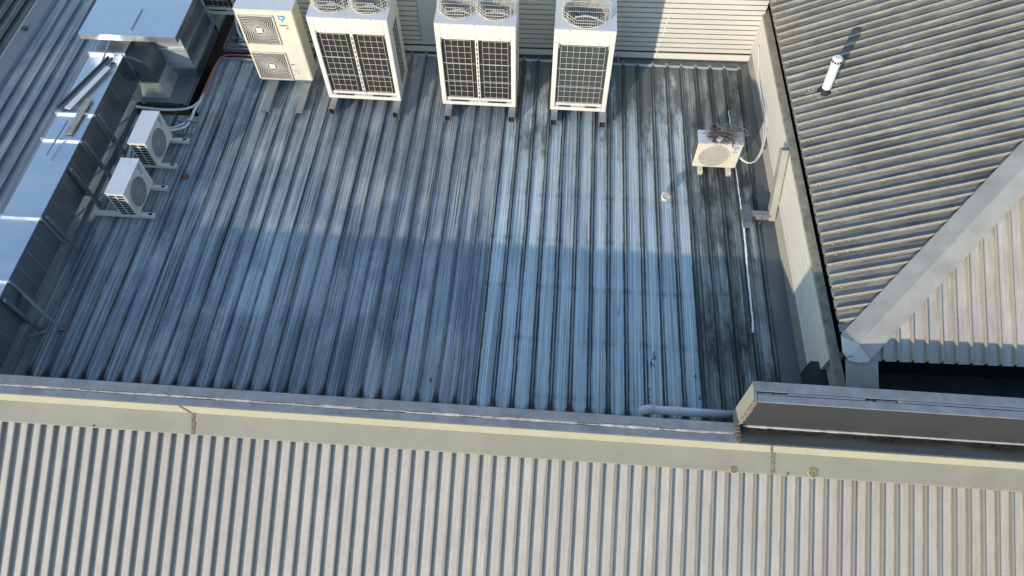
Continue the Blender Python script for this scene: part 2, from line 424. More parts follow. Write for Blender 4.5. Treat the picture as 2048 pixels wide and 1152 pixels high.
roof = thing('metal_roof', 'long blue grey ribbed metal roof with pale and mossy sheets', 'roof')
k = -36
while k <= 16:
    kk = min(k+3, 17)
    x0 = max(-8.95, k*S-.021); x1 = kk*S-.021+.0 if kk < 17 else 4.14
    ytop = 13.4 if x1 < -3.5 else 10.40
    mb = MB(); rib = []
    lift = random.uniform(0, .003); ridge = []
    for a, c, s0, s1 in sheet_rects(x0, x1+.03 if kk < 17 else x1, 3.60, ytop):
        nr = max(1, int((s1-s0)/.8)); pf = clip_profile(KL, S, a, c); strip(mb, pf, s0, s1, rows=nr, rib=rib, dz=lift); ridge += [p[3] for p in pf]*(nr+1)
    mb.attr = {'ribd': rib, 'ridge': ridge}
    mt = M['sheet_left'] if kk <= -24 else M['sheet_blue'] if kk <= 0 else (M['sheet_pale'] if kk <= 12 else M['sheet_moss'])
    o = mb.build('roof_sheet', mt, roof, fix=False)
    if mt is M['sheet_moss']: o['label'] = 'dark mossy roof sheet beside the low wall'
    elif mt is M['sheet_pale']: o['label'] = 'pale blue roof sheet with blackened ribs'
    k += 3
# turned up pan ends and white closer tips along the back wall
mb = MB(); 
for k in range(-13, 17):
    mb.box(k*S-.018, k*S+.018, 10.395, 10.43, .01, .058)
mb.each('rib_closer', M['hip_metal'], roof)
MB().box(-3.55, 4.40, 10.40, 10.60, -.03, .004).build('back_flashing', M['galv_dark'], roof)
MB().prism([(10.385, .002), (10.40, .035), (10.41, .035), (10.41, .0)], 0, -3.55, 4.14).build('pan_upstand', M['galv_dull'], roof)
MB().box(4.135, 4.405, 3.6, 10.40, -.02, .006).build('side_tray', M['galv_dark'], roof)
# gutter behind the front parapet
MB().add([(-9,3.25,-.35),(5,3.25,-.35),(5,3.62,-.35),(-9,3.62,-.35),(-9,3.61,-.02),(5,3.61,-.02)], [(0,1,2,3),(3,2,5,4)]).build('box_gutter', M['black'], roof)
# left verge
MB().prism([(-9.27,-.5),(-9.27,.05),(-9.22,.065),(-8.97,.05),(-8.93,.01),(-8.93,-.5)], 1, 3.3, 13.4).build('verge_flashing', M['galv_dark'], roof)
# trench liner
t = MB()
for (x0, x1, y0, y1) in ((-5.60,-5.20,8.86,13.5), (-6.40,-5.20,8.56,8.90), (-5.25,-3.5,9.98,10.30)):
    t.add([(x0,y0,-.45),(x1,y0,-.45),(x1,y1,-.45),(x0,y1,-.45)], [(0,1,2,3)])
t.box(-5.53,-5.505,8.86,13.4,-.45,-.01); t.box(-5.245,-5.22,8.62,10.02,-.45,-.01); t.box(-6.35,-5.25,8.59,8.615,-.45,-.01)
t.box(-5.22,-3.55,9.99,10.015,-.45,-.01); t.box(-5.2,-3.55,10.245,10.27,-.45,-.01)
t.build('trench_liner', M['black'], roof)
e = MB(); e.box(-5.262,-5.235,8.66,10.03,.0,.062); e.box(-5.235,-3.6,10.0,10.022,.0,.085); e.box(-5.235,-4.0,10.24,10.26,.0,.10)
e.box(-5.255,-5.235,10.26,11.3,.0,.09)
e.each('edge_angle', M['galv_dull'], roof)

# lower dark roof in the far left corner
lr = thing('lower_roof', 'dark mossy ribbed roof beyond the left verge', 'roof')
for i in range(4):
    mb = MB(); rib = []
    x0 = -9.3-(i+1)*.77; strip(mb, clip_profile(KL, S, x0, x0+.78), 4, 13.4, rows=4, rib=rib, dz=-.42); mb.attr = {'ribd': rib}
    mb.build('roof_sheet', M['wall_dark_roof'], lr, fix=False)

# ------------------------------------------------------------------ front roof with ridge parapet
PF = .1645
FR = [(-.0185,0,.0195,0),(-.0175,0,.0175,1),(-.011,.054,.011,1),(-.007,.060,.007,.8),(.006,.060,.010,.3),(.012,.054,.0165),(.018,0,.0175),(.0195,0,.0195),(.06,0,.06),(.082,.0015,.08),(.105,0,.06)]
front = thing('front_roof', 'steep chalky white ribbed roof in the foreground', 'roof')
SL = math.tan(R(25)); ZF = lambda y: .564+(y-2.85)*SL
x = -9.03*1.0; i0 = -54
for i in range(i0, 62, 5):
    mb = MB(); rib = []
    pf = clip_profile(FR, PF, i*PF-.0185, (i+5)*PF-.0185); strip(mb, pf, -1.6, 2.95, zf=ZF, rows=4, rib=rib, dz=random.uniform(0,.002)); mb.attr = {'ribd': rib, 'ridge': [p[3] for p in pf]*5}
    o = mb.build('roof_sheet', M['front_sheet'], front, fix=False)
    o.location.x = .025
par = thing('parapet', 'low parapet with cream upstand, tan apron and grey two strip cap', 'parapet')
XL, XR = -9.0, 10.5
MB().box(XL, 3.2295, 3.045, 3.27, -.4, .945).build('wall', M['yellow'], par)
MB().box(3.2305, XR, 3.045, 3.28, -.4, .499).build('wall', M['basalt'], par)
MB().box(XL, 3.20, 3.165, 3.285, .945, .972).build('cap_strip', M['grey_cap'], par, bevel=.004)
MB().box(XL, 3.20, 3.044, 3.135, .945, .968).build('cap_strip', M['grey_cap'], par, bevel=.004)
# weathered timber/sealant line in the gap between the strips, uneven
mb = MB(); x = XL
while x < 3.15:
    L = random.uniform(.12, .5); w = random.uniform(.012, .028); z = random.uniform(.966, .976)
    yy = 3.150+random.uniform(-.004, .004); x2 = min(3.16, x+L)
    mb.box(x, x2, yy-w/2, yy+w/2, .94, z); x = x2
mb.build('joint_strip', M['timber'], par)
mb = MB()
for j in range(46):   # scraped flakes and bird marks on the cap
    x = random.uniform(-6, 3); y = random.choice([random.uniform(3.17, 3.28), random.uniform(3.17, 3.28), random.uniform(3.05, 3.13)])
    a = random.uniform(0, 6.28); L = random.uniform(.012, .04)
    mb.bar((x, y, .974), (x+L*math.cos(a), y+L*math.sin(a), .974), random.uniform(.003, .006), .003)
fl = mb.build('paint_flake', M['hip_metal'], par); fl['kind'] = 'stuff'
MB().prism([(3.043,.962),(3.034,.962),(3.034,.735),(3.043,.735)], 0, XL, XR).build('upstand', M['yellow'], par)
ca, sa = math.cos(R(25)), math.sin(R(25))
ap = [(3.034,.745),(3.034-.25*ca,.745-.25*sa),(3.034-.256*ca,.745-.25*sa-.012),(3.034,.732)]
MB().prism(ap, 0, XL, XR).build('apron', M['tan'], par, bevel=.002)
MB().prism([(3.044,.962),(3.058,.962),(3.27,.905),(3.30,.905),(3.30,.5),(3.044,.5)], 0, 3.23, XR).build('ledge', M['moss_dirt'], par)
# rusty joints in the apron
for xj in (-3.33, 3.66):
    mb = MB()
    for j in range(16):
        t0 = j/16*.25; t1 = (j+1.3)/16*.25; w = random.uniform(.028, .05)
        a = Vector((xj+random.uniform(-.008,.008)+.1*t0*(1 if xj < 0 else -.4), 3.034-t0*ca, .748-t0*sa)); b2 = Vector((xj+random.uniform(-.008,.008)+.1*t1*(1 if xj < 0 else -.4), 3.034-t1*ca, .748-t1*sa))
        mb.bar(a, b2, w, .012)
    for j in range(6):
        t0 = .74+j*.036; mb.bar((xj-.02-.06*(j/6)+random.uniform(-.006,.006), 3.03, t0), (xj-.03-.06*(j/6), 3.03, t0+.045), random.uniform(.018,.034), .010, up=(0,1,0))
    mb.build('apron_seam', M['rust_seam'], par)
# lichen rosettes on the apron edge
def lichen(x, t, r):
    cx, cy, cz = x, 3.034-t*ca, .7475-t*sa
    mb = MB(); rim = MB()
    def P(a, rr, h): 
        u = rr*math.cos(a); v = rr*math.sin(a); return (cx+u, cy+v*ca-0*h, cz+v*sa+h)
    n = 22; rs = [r*random.uniform(.82, 1.1) for _ in range(n)]
    vs = [P(0, 0, .006)]+[P(2*math.pi*i/n, rs[i]*.82, .007) for i in range(n)]
    mb.add(vs, [(0, 1+i, 1+(i+1) % n) for i in range(n)])
    vs = [P(2*math.pi*i/n, rs[i]*.8, .010) for i in range(n)]+[P(2*math.pi*i/n, rs[i], .003) for i in range(n)]
    rim.add(vs, [(i, n+i, n+(i+1) % n, (i+1) % n) for i in range(n)])
    o = mb.build('lichen', M['lichen'], par); rim.build('lichen_rim', M['lichen_rim'], o)
lichen(4.13, .205, .072); lichen(3.20, .235, .048); lichen(3.83, .245, .02); lichen(-4.55, .24, .016)

# taller parapet on the right
rp = thing('raised_parapet', 'tall dark grey parapet block with cream end face beside the wall', 'parapet', (3.225, 3.285, 0), 0)
RW = 7.3
MB().box(0, RW, 0, .22, .3, 1.63).build('wall', M['basalt'], rp)
MB().add([(-.003,-.002,.75),(-.003,.222,.75),(-.003,.222,1.63),(-.003,-.002,1.63)], [(0,1,2,3)]).build('end_face', M['yellow'], rp, fix=False)
MB().box(-.006, RW, .115, .232, 1.63, 1.658).build('cap_strip', M['grey_cap'], rp, bevel=.004)
MB().box(.03, RW, -.012, .075, 1.63, 1.655).build('cap_strip', M['grey_cap'], rp, bevel=.004)
MB().box(-.006, .025, -.012, .110, 1.63, 1.656).build('cap_end', M['galv_dull'], rp, bevel=.003)
mb = MB(); mb.box(.36, 1.2, .083, .107, 1.62, 1.652); mb.box(1.6, 2.9, .083, .107, 1.62, 1.652)
mb.each('joint_cover', M['galv_dull'], rp)
mb = MB(); x = .04
while x < RW:
    L = random.uniform(.08, .3); mb.box(x, min(RW, x+L), .080, .080+random.uniform(.008,.026), 1.62, 1.63+random.uniform(0,.016)); x += L+random.uniform(0,.04)
mb.build('joint_strip', M['timber'], rp)
mb = MB(); x = .06
while x < RW:
    L = random.uniform(.05, .2); w = random.uniform(.006, .02) if x < 1.6 else random.uniform(.003, .007); mb.box(x, min(RW, x+L), -.012-w*.5, .0, .905, .910+w); x += L
mb.build('sealant_bead', M['stub'], rp)
mb = MB()
for j in range(26): 
    z0 = .90+j*.028; mb.box(-.012+random.uniform(-.006,.006), .020+random.uniform(0,.02), -.012, .004, z0, z0+.03)
for j in range(24):
    y0 = -.238+j*.0102; mb.box(-.045+random.uniform(-.015,.012), -.012+random.uniform(-.015,.022), y0, y0+.014, .80, .972+random.uniform(0,.012))
mb.build('corner_sealant', M['rust_seam'], rp)

# ------------------------------------------------------------------ right side wall
sw = thing('side_wall', 'cream clad low wall along the right of the blue roof', 'wall', (4.425, 4.2, 0), R(1.25))
WL = 7.2
mb = MB(); n = int(6.6/.055)
for i in range(n):
    y = -.5+i*.055; mb.prism([(-.0,y),(-.012,y+.014),(-.012,y+.036),(0,y+.05),(.02,y+.05),(.02,y)], 2, -.02, .34)
mb.each('lower_cladding', M['wall_tan'], sw)
MB().box(.0, .12, -.5, WL, -.05, .34).build('core', M['wall_tan'], sw)
MB().prism([(-.035,.335),(-.035,.365),(.0,.375),(.05,.375),(.05,.335)], 1, -.0, WL).build('base_flange', M['wall_white'], sw, bevel=.002)
for i in range(6):
    z0 = .385+i*.1035; MB().prism([(-.012,z0),(-.020,z0+.006),(-.020,z0+.094),(-.012,z0+.1035),(.05,z0+.1035),(.05,z0)], 1, .0, WL).build('cladding_strip', M['wall_white'], sw)
MB().box(.05, .10, -.6, WL, .34, 1.0).build('core', M['wall_tan'], sw)
MB().prism([(-.028,1.0),(-.028,1.045),(.085,1.055),(.085,.85),(.075,.85),(.075,1.0)], 1, -.62, WL).build('cap_flashing', M['cap_old'], sw, bevel=.003)
mb = MB(); mb.tube([(-.02,-.32,.10),(.03,-.32,.10)], .06, 14); mb.build('overflow_hole', M['dark'], sw)

# ------------------------------------------------------------------ back wall
bw = thing('back_wall', 'cream horizontal weatherboard wall behind the outdoor units', 'wall', (4.29, 10.62, 0), R(1.4))
WB = 8.0; pitch = .1015
HT = 3.0
for i in range(int((HT-.2)/pitch)):
    z0 = .20+i*pitch
    segs = [(-WB, .0)] if (z0 > 2.4 or z0 < .29) else [(-WB, -5.90), (-4.17, .0)]
    for a, c2 in segs:
        o = MB().prism([(-.008,z0),(-.030,z0+pitch-.012),(-.030,z0+pitch-.006),(-.022,z0+pitch),(.03,z0+pitch),(.03,z0)], 0, a, c2).build('weatherboard', [M['cladding'], M['ledge_grime']], bw)
        for p in o.data.polygons:
            if p.normal.z > .5: p.material_index = 1
MB().box(-WB, .0, .03, .14, -.3, HT).build('core', M['panel_grey'], bw)
MB().box(-WB, .0, -.004, .03, .165, .20).build('shadow_gap', M['dark'], bw)
MB().box(-WB, .0, -.020, .03, .05, .163).build('base_flashing', M['cladding'], bw, bevel=.003)
MB().box(-5.89, -4.24, -.036, .03, .295, 2.4).build('wall_panel', M['panel_grey'], bw, bevel=.004)
MB().box(-4.235, -4.175, -.042, .03, .29, 2.4).build('panel_trim', M['panel_grey'], bw)
mb = MB()
for z in range(30): mb.box(-2.30, -2.296, -.0315, -.02, .2+z*.09, .2+z*.09+.088)
mb.each('board_joint', M['panel_grey'], bw)
mb = MB()
for j, zz in enumerate([.07+.12*q for q in range(9)]): mb.box(-1.685+.012*j, -1.672+.012*j, -.034, -.02, zz, zz+.06)
mb.each('paint_drip', M['white_seal'], bw)
tp = MB()
tp.tube([(-2.35,-.05,.09),(-2.35,-.12,.09),(-2.35,-.13,.05)], .018, 8); tp.bar((-2.39,-.09,.12),(-2.31,-.09,.12), .012,.012)
tag(tp.build('tap', M['galv_dull']), 'small tap low on the weatherboard wall', 'tap').parent = None
tapo = bpy.data.objects['tap']; tapo.location = (4.29, 10.62, 0); tapo.rotation_euler = (0,0,R(1.4))

# ------------------------------------------------------------------ hip roof on the right
hp = thing('hip_roof', 'tan ribbed hip roof right of the wall', 'roof', (4.455, 4.06, 1.30), R(1.5))
TH = math.tan(R(24)); PL = .162; PW = .170
HR = [(-.021,0,.021),(-.0125,.044,.0125),(-.008,.050,.008),(.007,.050,.007),(.0115,.044,.0115),(.018,0,.018),(.06,0,.06),(.082,.002,.082),(.10,0,.064)]
def prof_scaled(P, per, ref=.162): return [(dx*per/ref, z, rd) for dx, z, rd in P]
# left plane: ribs run along local x, profile along local y; clipped by the hip line y >= x
Lx = 8.2
for i in range(0, 52, 4):
    y0 = i*PL-.021; y1 = (i+4)*PL-.021
    mb = MB(); rib = []
    pf = clip_profile(HR, PL, y0, y1); n = len(pf)
    for (yy, z, rd, rg) in pf:
        xe = max(.06, min(Lx, yy)) if yy < Lx else Lx
        for xx in (0, xe): mb.v.append((xx, yy, z+xx*TH)); rib.append(rd)
    for j in range(n-1): mb.f.append((2*j, 2*j+1, 2*j+3, 2*j+2)); mb.m.append(0)
    mb.attr = {'ribd': rib}
    mb.build('side_sheet', M['hip_left_sheet'], hp, fix=False)
for i in range(0, 46, 4):
    x0 = i*PW-.021; x1 = (i+4)*PW-.021
    mb = MB(); rib = []
    pf = clip_profile(prof_scaled(HR, PW), PW, x0, x1); n = len(pf)
    for (xx, z, rd, rg) in pf:
        ye = max(.02, min(xx, Lx))
        for yy in (-.02, ye): mb.v.append((xx+.10, yy, z+yy*TH)); rib.append(rd)
    for j in range(n-1): mb.f.append((2*j, 2*j+2, 2*j+3, 2*j+1)); mb.m.append(0)
    mb.attr = {'ribd': rib}
    mb.build('front_sheet', M['hip_front_sheet'], hp, fix=False)
# hip cap: two wings folded over the hip line
hz = .062; q = .205
mb = MB()
N = 8
for i in range(N+1):
    t = .13+i/N*7.9; z = t*TH+hz
    wob = random.uniform(-.004,.004)
    A = (t-q*.72, t+q*.72, (t-q*.72)*TH+hz-.008); B = (t, t, z+.018+wob); C = (t+q*.72, t-q*.72, (t-q*.72)*TH+hz-.008)
    mb.v += [A, B, C]
for i in range(N):
    b0 = 3*i; mb.f += [(b0,b0+3,b0+4,b0+1),(b0+1,b0+4,b0+5,b0+2)]; mb.m += [0,0]
hc = mb.build('hip_cap', M['hip_metal'], hp, fix=False)
sm = hc.modifiers.new('thick', 'SOLIDIFY'); sm.thickness = .012
# folded saddle end of the hip cap and the flashing that runs down to the parapet
mb = MB()
A = (.13-q*.72,.13+q*.72,(.13-q*.72)*TH+hz-.008); B = (.13,.13,.13*TH+hz+.018); C = (.13+q*.72,.13-q*.72,(.13-q*.72)*TH+hz-.008); D = (-.14,-.02,hz-.075); E_ = (.02,-.17,hz-.075)
mb.v += [A,B,C,(-.04,.06,.045),(.02,-.05,.03),(.13,-.075,.03),(.24,-.06,.035)]
mb.f += [(0,3,1),(1,3,4),(1,4,5),(1,5,6),(1,6,2)]; mb.m += [0]*5
sa_ = mb.build('saddle', M['hip_bright'], hp, fix=False); sm = sa_.modifiers.new('thick', 'SOLIDIFY'); sm.thickness = .01
mb = MB()
mb.v += [(-.01,-.02,.015),(.17,-.02,-.01),(.37,-.02,.015),(-.01,-.52,-.20),(.17,-.52,-.23),(.37,-.52,-.20)]
mb.f += [(0,1,4,3),(1,2,5,4)]; mb.m += [0,0]
ff = mb.build('valley_flashing', M['hip_metal'], hp, fix=False); sm = ff.modifiers.new('thick', 'SOLIDIFY'); sm.thickness = .006
MB().box(-.16, 8, -.60, .25, -1.0, -.62).build('box_gutter', M['gutter'], hp)
MB().box(.12, 8, .12, .16, -1.1, -.03).build('fascia', M['black'], hp)
MB().box(.13, .17, .30, 8, -1.0, -.03).build('fascia', M['black'], hp)
# lichen crumbs along the lower rib ends
mb = MB()
for j in range(170):
    yy = round(random.uniform(.3, 7.2)/PL)*PL+random.choice([-1,-1,-1,1])*random.uniform(.012,.034); xx = abs(random.gauss(0,.16))+.04
    if xx > yy-.35: continue
    s = random.uniform(.004,.014); z = xx*TH+.025
    mb.add([(xx-s,yy,z),(xx+s,yy,z),(xx,yy+s,z),(xx,yy-s,z),(xx,yy,z+s*.8+.012),(xx,yy,z-.02)], [(0,4,3),(3,4,1),(1,4,2),(2,4,0)])
lc = mb.build('lichen_crumbs', M['lichen_crumb'], hp); lc['kind'] = 'stuff'

# ------------------------------------------------------------------ lettering
def text_mesh(txt, size, name, m, parent, loc, rot=(R(90),0,0), ext=.0012, bold=True):
    cu = bpy.data.curves.new(name, 'FONT'); cu.body = txt; cu.size = size; cu.extrude = ext; cu.offset = size*.02 if bold else 0
    cu.resolution_u = 2
    tmp = bpy.data.objects.new('tmp', cu); col.objects.link(tmp)
    dg = bpy.context.evaluated_depsgraph_get(); dg.update()
    me = bpy.data.meshes.new_from_object(tmp.evaluated_get(dg))
    bpy.data.objects.remove(tmp); me.materials.clear(); me.materials.append(m)
    o = bpy.data.objects.new(name, me); col.objects.link(o); o.parent = parent; o.location = loc; o.rotation_euler = rot
    return o
def logo(parent, x, z, w, y=-.002):
    """word over a two tone triangle"""
    lg = MB().add([(x+w*.02,y,z-w*.30),(x+w*.42,y,z-w*.30),(x+w*.30,y,z-w*.86)][:3], [(0,2,1)])
    # black triangle at the left
    a = MB().prism([(x+.03*w,z-.20*w),(x+.36*w,z-.46*w),(x+.22*w,z-.58*w)], 1, y-.001, y+.001).build('logo_triangle', M['ink'], parent)
    MB().prism([(x+.40*w,z-.48*w),(x+.72*w,z-.20*w),(x+w,z-.20*w),(x+.42*w,z-.92*w),(x+.27*w,z-.72*w)], 1, y-.001, y+.001).build('logo_band', M['logo_blue'], parent)
    text_mesh('DAIKIN', w*.27, 'logo_word', M['logo_navy'], parent, (x, y, z-.17*w))

# ------------------------------------------------------------------ large outdoor units
def ring_pts(cx, cy, z, r, n): return [(cx+r*math.cos(2*math.pi*i/n), cy+r*math.sin(2*math.pi*i/n), z) for i in range(n)]
def vrf(W, fans, coil, label, loc):
    H, D = 1.645, .765
    t = thing('outdoor_unit', label, 'air conditioner', loc, 0, 'tall outdoor units along the back wall')
    two = fans == 2
    mb = MB(); mb.box(.0, W, -.0, D, 0, .075); mb.build('base_pan', M['ivory'], t, bevel=.006)
    mb = MB(); mb.box(.14, W*.36, -.004, .01, .082, .094); mb.box(W*.62, W-.16, -.004, .01, .082, .094); mb.each('base_slot', M['dark'], t)
    for (x0, x1, y0, y1) in ((0,.075,0,.07),(W-.075,W,0,.07),(0,.07,D-.07,D),(W-.07,W,D-.07,D)):
        MB().box(x0, x1, y0, y1, .0755, 1.40).build('corner_post', M['ivory'], t, bevel=.006)
    MB().box(.08, W-.08, .03, .08, .08, .135).build('lower_rail', M['ivory'], t, bevel=.006)
    MB().box(.078, W-.078, .022, .07, 1.338, 1.378).build('upper_rail', M['ivory'], t, bevel=.004)
    MB().box(.045, W-.045, .045, D-.045, .08, 1.36).build('coil', coil, t)
    # head
    fp = MB().box(.0, W, .0, .02, 1.383, 1.640).build('front_panel', M['ivory'], t, bevel=.005)
    mb = MB(); mb.box(.083, .091, -.003, .01, 1.30, 1.622); mb.box(W-.091, W-.083, -.003, .01, 1.30, 1.622); mb.each('panel_groove', M['panel_grey'], t)
    mb = MB()
    for fx in (.25, .75) if not two else (.2, .5, .8):
        for z in (1.40, 1.628): mb.box(W*fx-.006, W*fx+.006, -.004, .004, z-.006, z+.006)
    mb.each('screw', M['ink'], t)
    MB().box(.0, .02, .0205, D, 1.383, 1.640).each('side_panel', M['ivory'], t)
    MB().box(W-.02, W, .0205, D, 1.383, 1.640).each('side_panel', M['ivory'], t)
    MB().box(.0205, W-.0205, D-.02, D, .08, 1.640).build('back_panel', M['ivory'], t)
    for s in (0, 1):
        x0, x1 = (0, .016) if s == 0 else (W-.016, W)
        mb = MB(); mb.box(x0, x1, .0705, .235, .08, 1.382); mb.box(x0, x1, .58, D-.0705, .08, 1.382); mb.box(x0, x1, .2355, .5795, 1.30, 1.382); mb.box(x0, x1, .2355, .5795, .08, .13)
        mb.each('side_panel', M['ivory'], t)
    # wire guards over the coil
    def grid(x0, x1, nv, nh, name):
        mb = MB(); z0, z1 = .172, 1.325; y = .028
        for i in range(nv): 
            xx = x0+(x1-x0)*i/(nv-1); mb.tube([(xx,y,z0-.03),(xx,y,z1)], .0029, 4, cap=False)
        for j in range(nh):
            z = z0+(z1-z0)*j/(nh-1); mb.tube([(x0,y-.005,z),(x1,y-.005,z)], .0029, 4, cap=False)
        mb.build(name, M['wire'], t)
    if two:
        grid(.135, .535, 5, 11, 'front_guard'); grid(.72, 1.115, 5, 11, 'front_guard')
        cp = MB().box(.606, .656, .018, .06, .08, 1.34).build('centre_post', M['ivory'], t, bevel=.004)
        mb = MB()
        for j in range(13): mb.box(.623, .639, .0155, .03, .15+j*.09, .15+j*.09+.055)
        mb.each('slot', M['dark'], cp)
    else: grid(.12, .80, 8, 11, 'front_guard')
    mb = MB()
    for z in (.50, .88): mb.tube([(.06,.045,z+.02),(.09,.015,z),(W-.09,.015,z),(W-.06,.045,z+.02)], .0032, 4)
    mb.each('guard_strap', M['wire'], t)
    for s in (0, 1):
        xx = .004 if s == 0 else W-.004; mb = MB()
        for i in range(4): mb.tube([(xx,.25+i*.105,.13),(xx,.25+i*.105,1.30)], .004, 4, cap=False)
        for j in range(13): mb.tube([(xx+(.003 if s else -.003),.236,.15+j*.095),(xx+(.003 if s else -.003),.58,.15+j*.095)], .004, 4, cap=False)
        mb.build('side_guard', M['wire'], t)
    # top deck with fan openings
    cs = [W/2] if not two else [W*.26, W*.74]; r0 = .345 if not two else .275; cy = D/2
    mb = MB(); mb2 = MB()
    spans = [(.0, W)] if not two else [(0, W/2), (W/2, W)]
    for c0, (a, b2) in zip(cs, spans):
        n = 32
        inner = ring_pts(c0, cy, 1.645, r0, n); outer = []
        for i in range(n):
            th = 2*math.pi*i/n; dx, dy = math.cos(th), math.sin(th)
            tx = ((b2-c0) if dx > 0 else (c0-a))/max(abs(dx),1e-6); ty = (D/2)/max(abs(dy),1e-6); tt = min(tx, ty)
            outer.append((c0+dx*tt, cy+dy*tt, 1.645))
        # exact corners
        for (qx, qy) in ((a,0),(b2,0),(a,D),(b2,D)):
            i = min(range(n), key=lambda i: (outer[i][0]-qx)**2+(outer[i][1]-qy)**2); outer[i] = (qx,qy,1.645)
        mb.add(inner+outer, [(i, (i+1) % n, n+(i+1) % n, n+i) for i in range(n)])
        low = ring_pts(c0, cy, 1.42, r0*.97, n); lip = ring_pts(c0, cy, 1.658, r0+.004, n)
        mb2.add(lip+inner+low, [(i,(i+1)%n,n+(i+1)%n,n+i) for i in range(n)]+[(n+i,n+(i+1)%n,2*n+(i+1)%n,2*n+i) for i in range(n)])
    mb.box(0, W, 0, D, 1.6405, 1.6415) if False else None
    mb.build('top_deck', M['ivory_top'], t)
    mb2.build('fan_shroud', M['shroud'], t, smooth=True)
    MB().box(.03, W-.03, .03, D-.03, 1.361, 1.375).build('fan_floor', M['dark'], t)
    for c0 in cs:
        fm = MB(); fm.tube([(c0,cy,1.43),(c0,cy,1.56),(c0,cy,1.585)], [r0*.27, r0*.27, r0*.12], 20)
        for kx in range(4):
            a0 = kx*math.pi/2+.4; rows = []
            for ri in (.25, .55, .95):
                for da, dz in ((-.42,-.045),(0,.02),(.42,.06)):
                    an = a0+da*(1.25-ri*.25); rows.append((c0+r0*ri*math.cos(an), cy+r0*ri*math.sin(an), 1.50+dz))
            fm.add(rows, [(0,1,4,3),(1,2,5,4),(3,4,7,6),(4,5,8,7)])
        f = fm.build('fan', M['fan'], t, fix=False)
        ms = MB(); 
        for sx in (-1, 1): ms.bar((c0+sx*r0*.15,cy,1.60),(c0+sx*r0*.98,cy-r0*.45,1.60), .02, .012)
        ms.bar((c0-r0*.2,cy,1.60),(c0+r0*.2,cy,1.60), .02, .012)
        ms.each('motor_strut', M['wire'], t)
        # wire cage
        gm = MB(); g0 = r0+.018; zt = 1.85; nW = 24
        for i in range(nW):
            u = -g0+2*g0*i/(nW-1); yy = min(g0, g0*1.42-abs(u)) if abs(u) > g0*.42 else g0
            yb = math.sqrt(max(0, (g0+.002)**2-u*u*.92))
            gm.tube([(c0+u,cy-yy*.99,1.652),(c0+u,cy-yy*.95,zt-.03),(c0+u,cy-yy*.90,zt),(c0+u,cy+yy*.90,zt),(c0+u,cy+yy*.95,zt-.03),(c0+u,cy+yy*.99,1.652)], .0022, 4, cap=False)
        for j in range(7):
            v = -g0*.93+2*g0*.93*j/6; xx = g0 if abs(v) < g0*.42 else g0*1.42-abs(v)
            gm.tube([(c0-xx,cy+v,1.652),(c0-xx*.96,cy+v,zt-.02),(c0-xx*.92,cy+v,zt-.004),(c0+xx*.92,cy+v,zt-.004),(c0+xx*.96,cy+v,zt-.02),(c0+xx,cy+v,1.652)], .0034, 4, cap=False)
        for zz in (1.69, 1.74, 1.79):
            oc = [(1,.42),(.42,1),(-.42,1),(-1,.42),(-1,-.42),(-.42,-1),(.42,-1),(1,-.42)]
            gm.tube([(c0+a*g0*.98,cy+b3*g0*.98,zz) for a, b3 in oc], .004, 4, closed=True)
        gm.tube(ring_pts(c0,cy,1.662,g0,36), .0055, 4, closed=True)
        gm.build('fan_guard', M['wire'], t)
    return t

vrf(1.24, 2, M['coil'], 'wide twin fan outdoor unit right of the two fan condenser', (-2.292+0, 9.0, .22)) if False else None
V = []
v1 = vrf(1.24, 2, M['coil'], 'wide twin top fan outdoor unit next to the upright side fan unit', (-2.9958, 9.0, .22))
v2 = copy_tree(v1, loc=(-1.0425, 8.985, .22), label='wide twin top fan outdoor unit standing before the plain grey wall panel')
v3 = vrf(.93, 1, M['coil_green'], 'narrow single top fan outdoor unit nearest the side wall', (.7763, 8.976, .22))
v4 = copy_tree(v1, loc=(-5.72, 10.90, .30), label='outdoor unit cut by the photo edge behind the sheet metal hood')
del v4

# support rails
RG = 'galvanised rails under the outdoor units'
def rail(x, y0, y1, label, w=.11, h=.17, z=.048, m='galv_dull', rz=0):
    t = thing('support_rail', label, 'support rail', (x, y0, z), rz, RG)
    L = y1-y0; th = .006
    mb = MB(); mb.prism([(-w/2,0),(-w/2,h),(w/2,h),(w/2,0),(w/2-th,0),(w/2-th,h-th),(-w/2+th,h-th),(-w/2+th,0)], 1, 0, L)
    mb.build('channel', M[m], t)
    MB().box(-w/2+.007, w/2-.007, .05, .06, .0, h-.008).build('end_web', M['dark'], t)
    return t
rail(-2.905, 8.745, 9.85, 'left rail under the wide unit by the upright side fan unit')
rail(-1.82, 8.735, 9.85, 'right rail under the wide unit by the upright side fan unit')
rail(-.935, 8.725, 9.85, 'left rail under the wide unit before the wall panel')
rail(.14, 8.765, 9.85, 'right rail under the wide unit before the wall panel')
rail(.85, 8.748, 9.85, 'left rail under the narrow single fan unit')
rail(1.665, 8.747, 9.85, 'right rail under the narrow single fan unit')
rail(-4.07, 8.705, 9.85, 'left rail under the upright side fan unit', w=.13, h=.075)
rail(-3.49, 8.70, 9.85, 'right rail under the upright side fan unit', w=.12, h=.075)
rail(-5.55, 10.75, 11.9, 'rail under the unit cut by the photo edge', w=.12, h=.25)

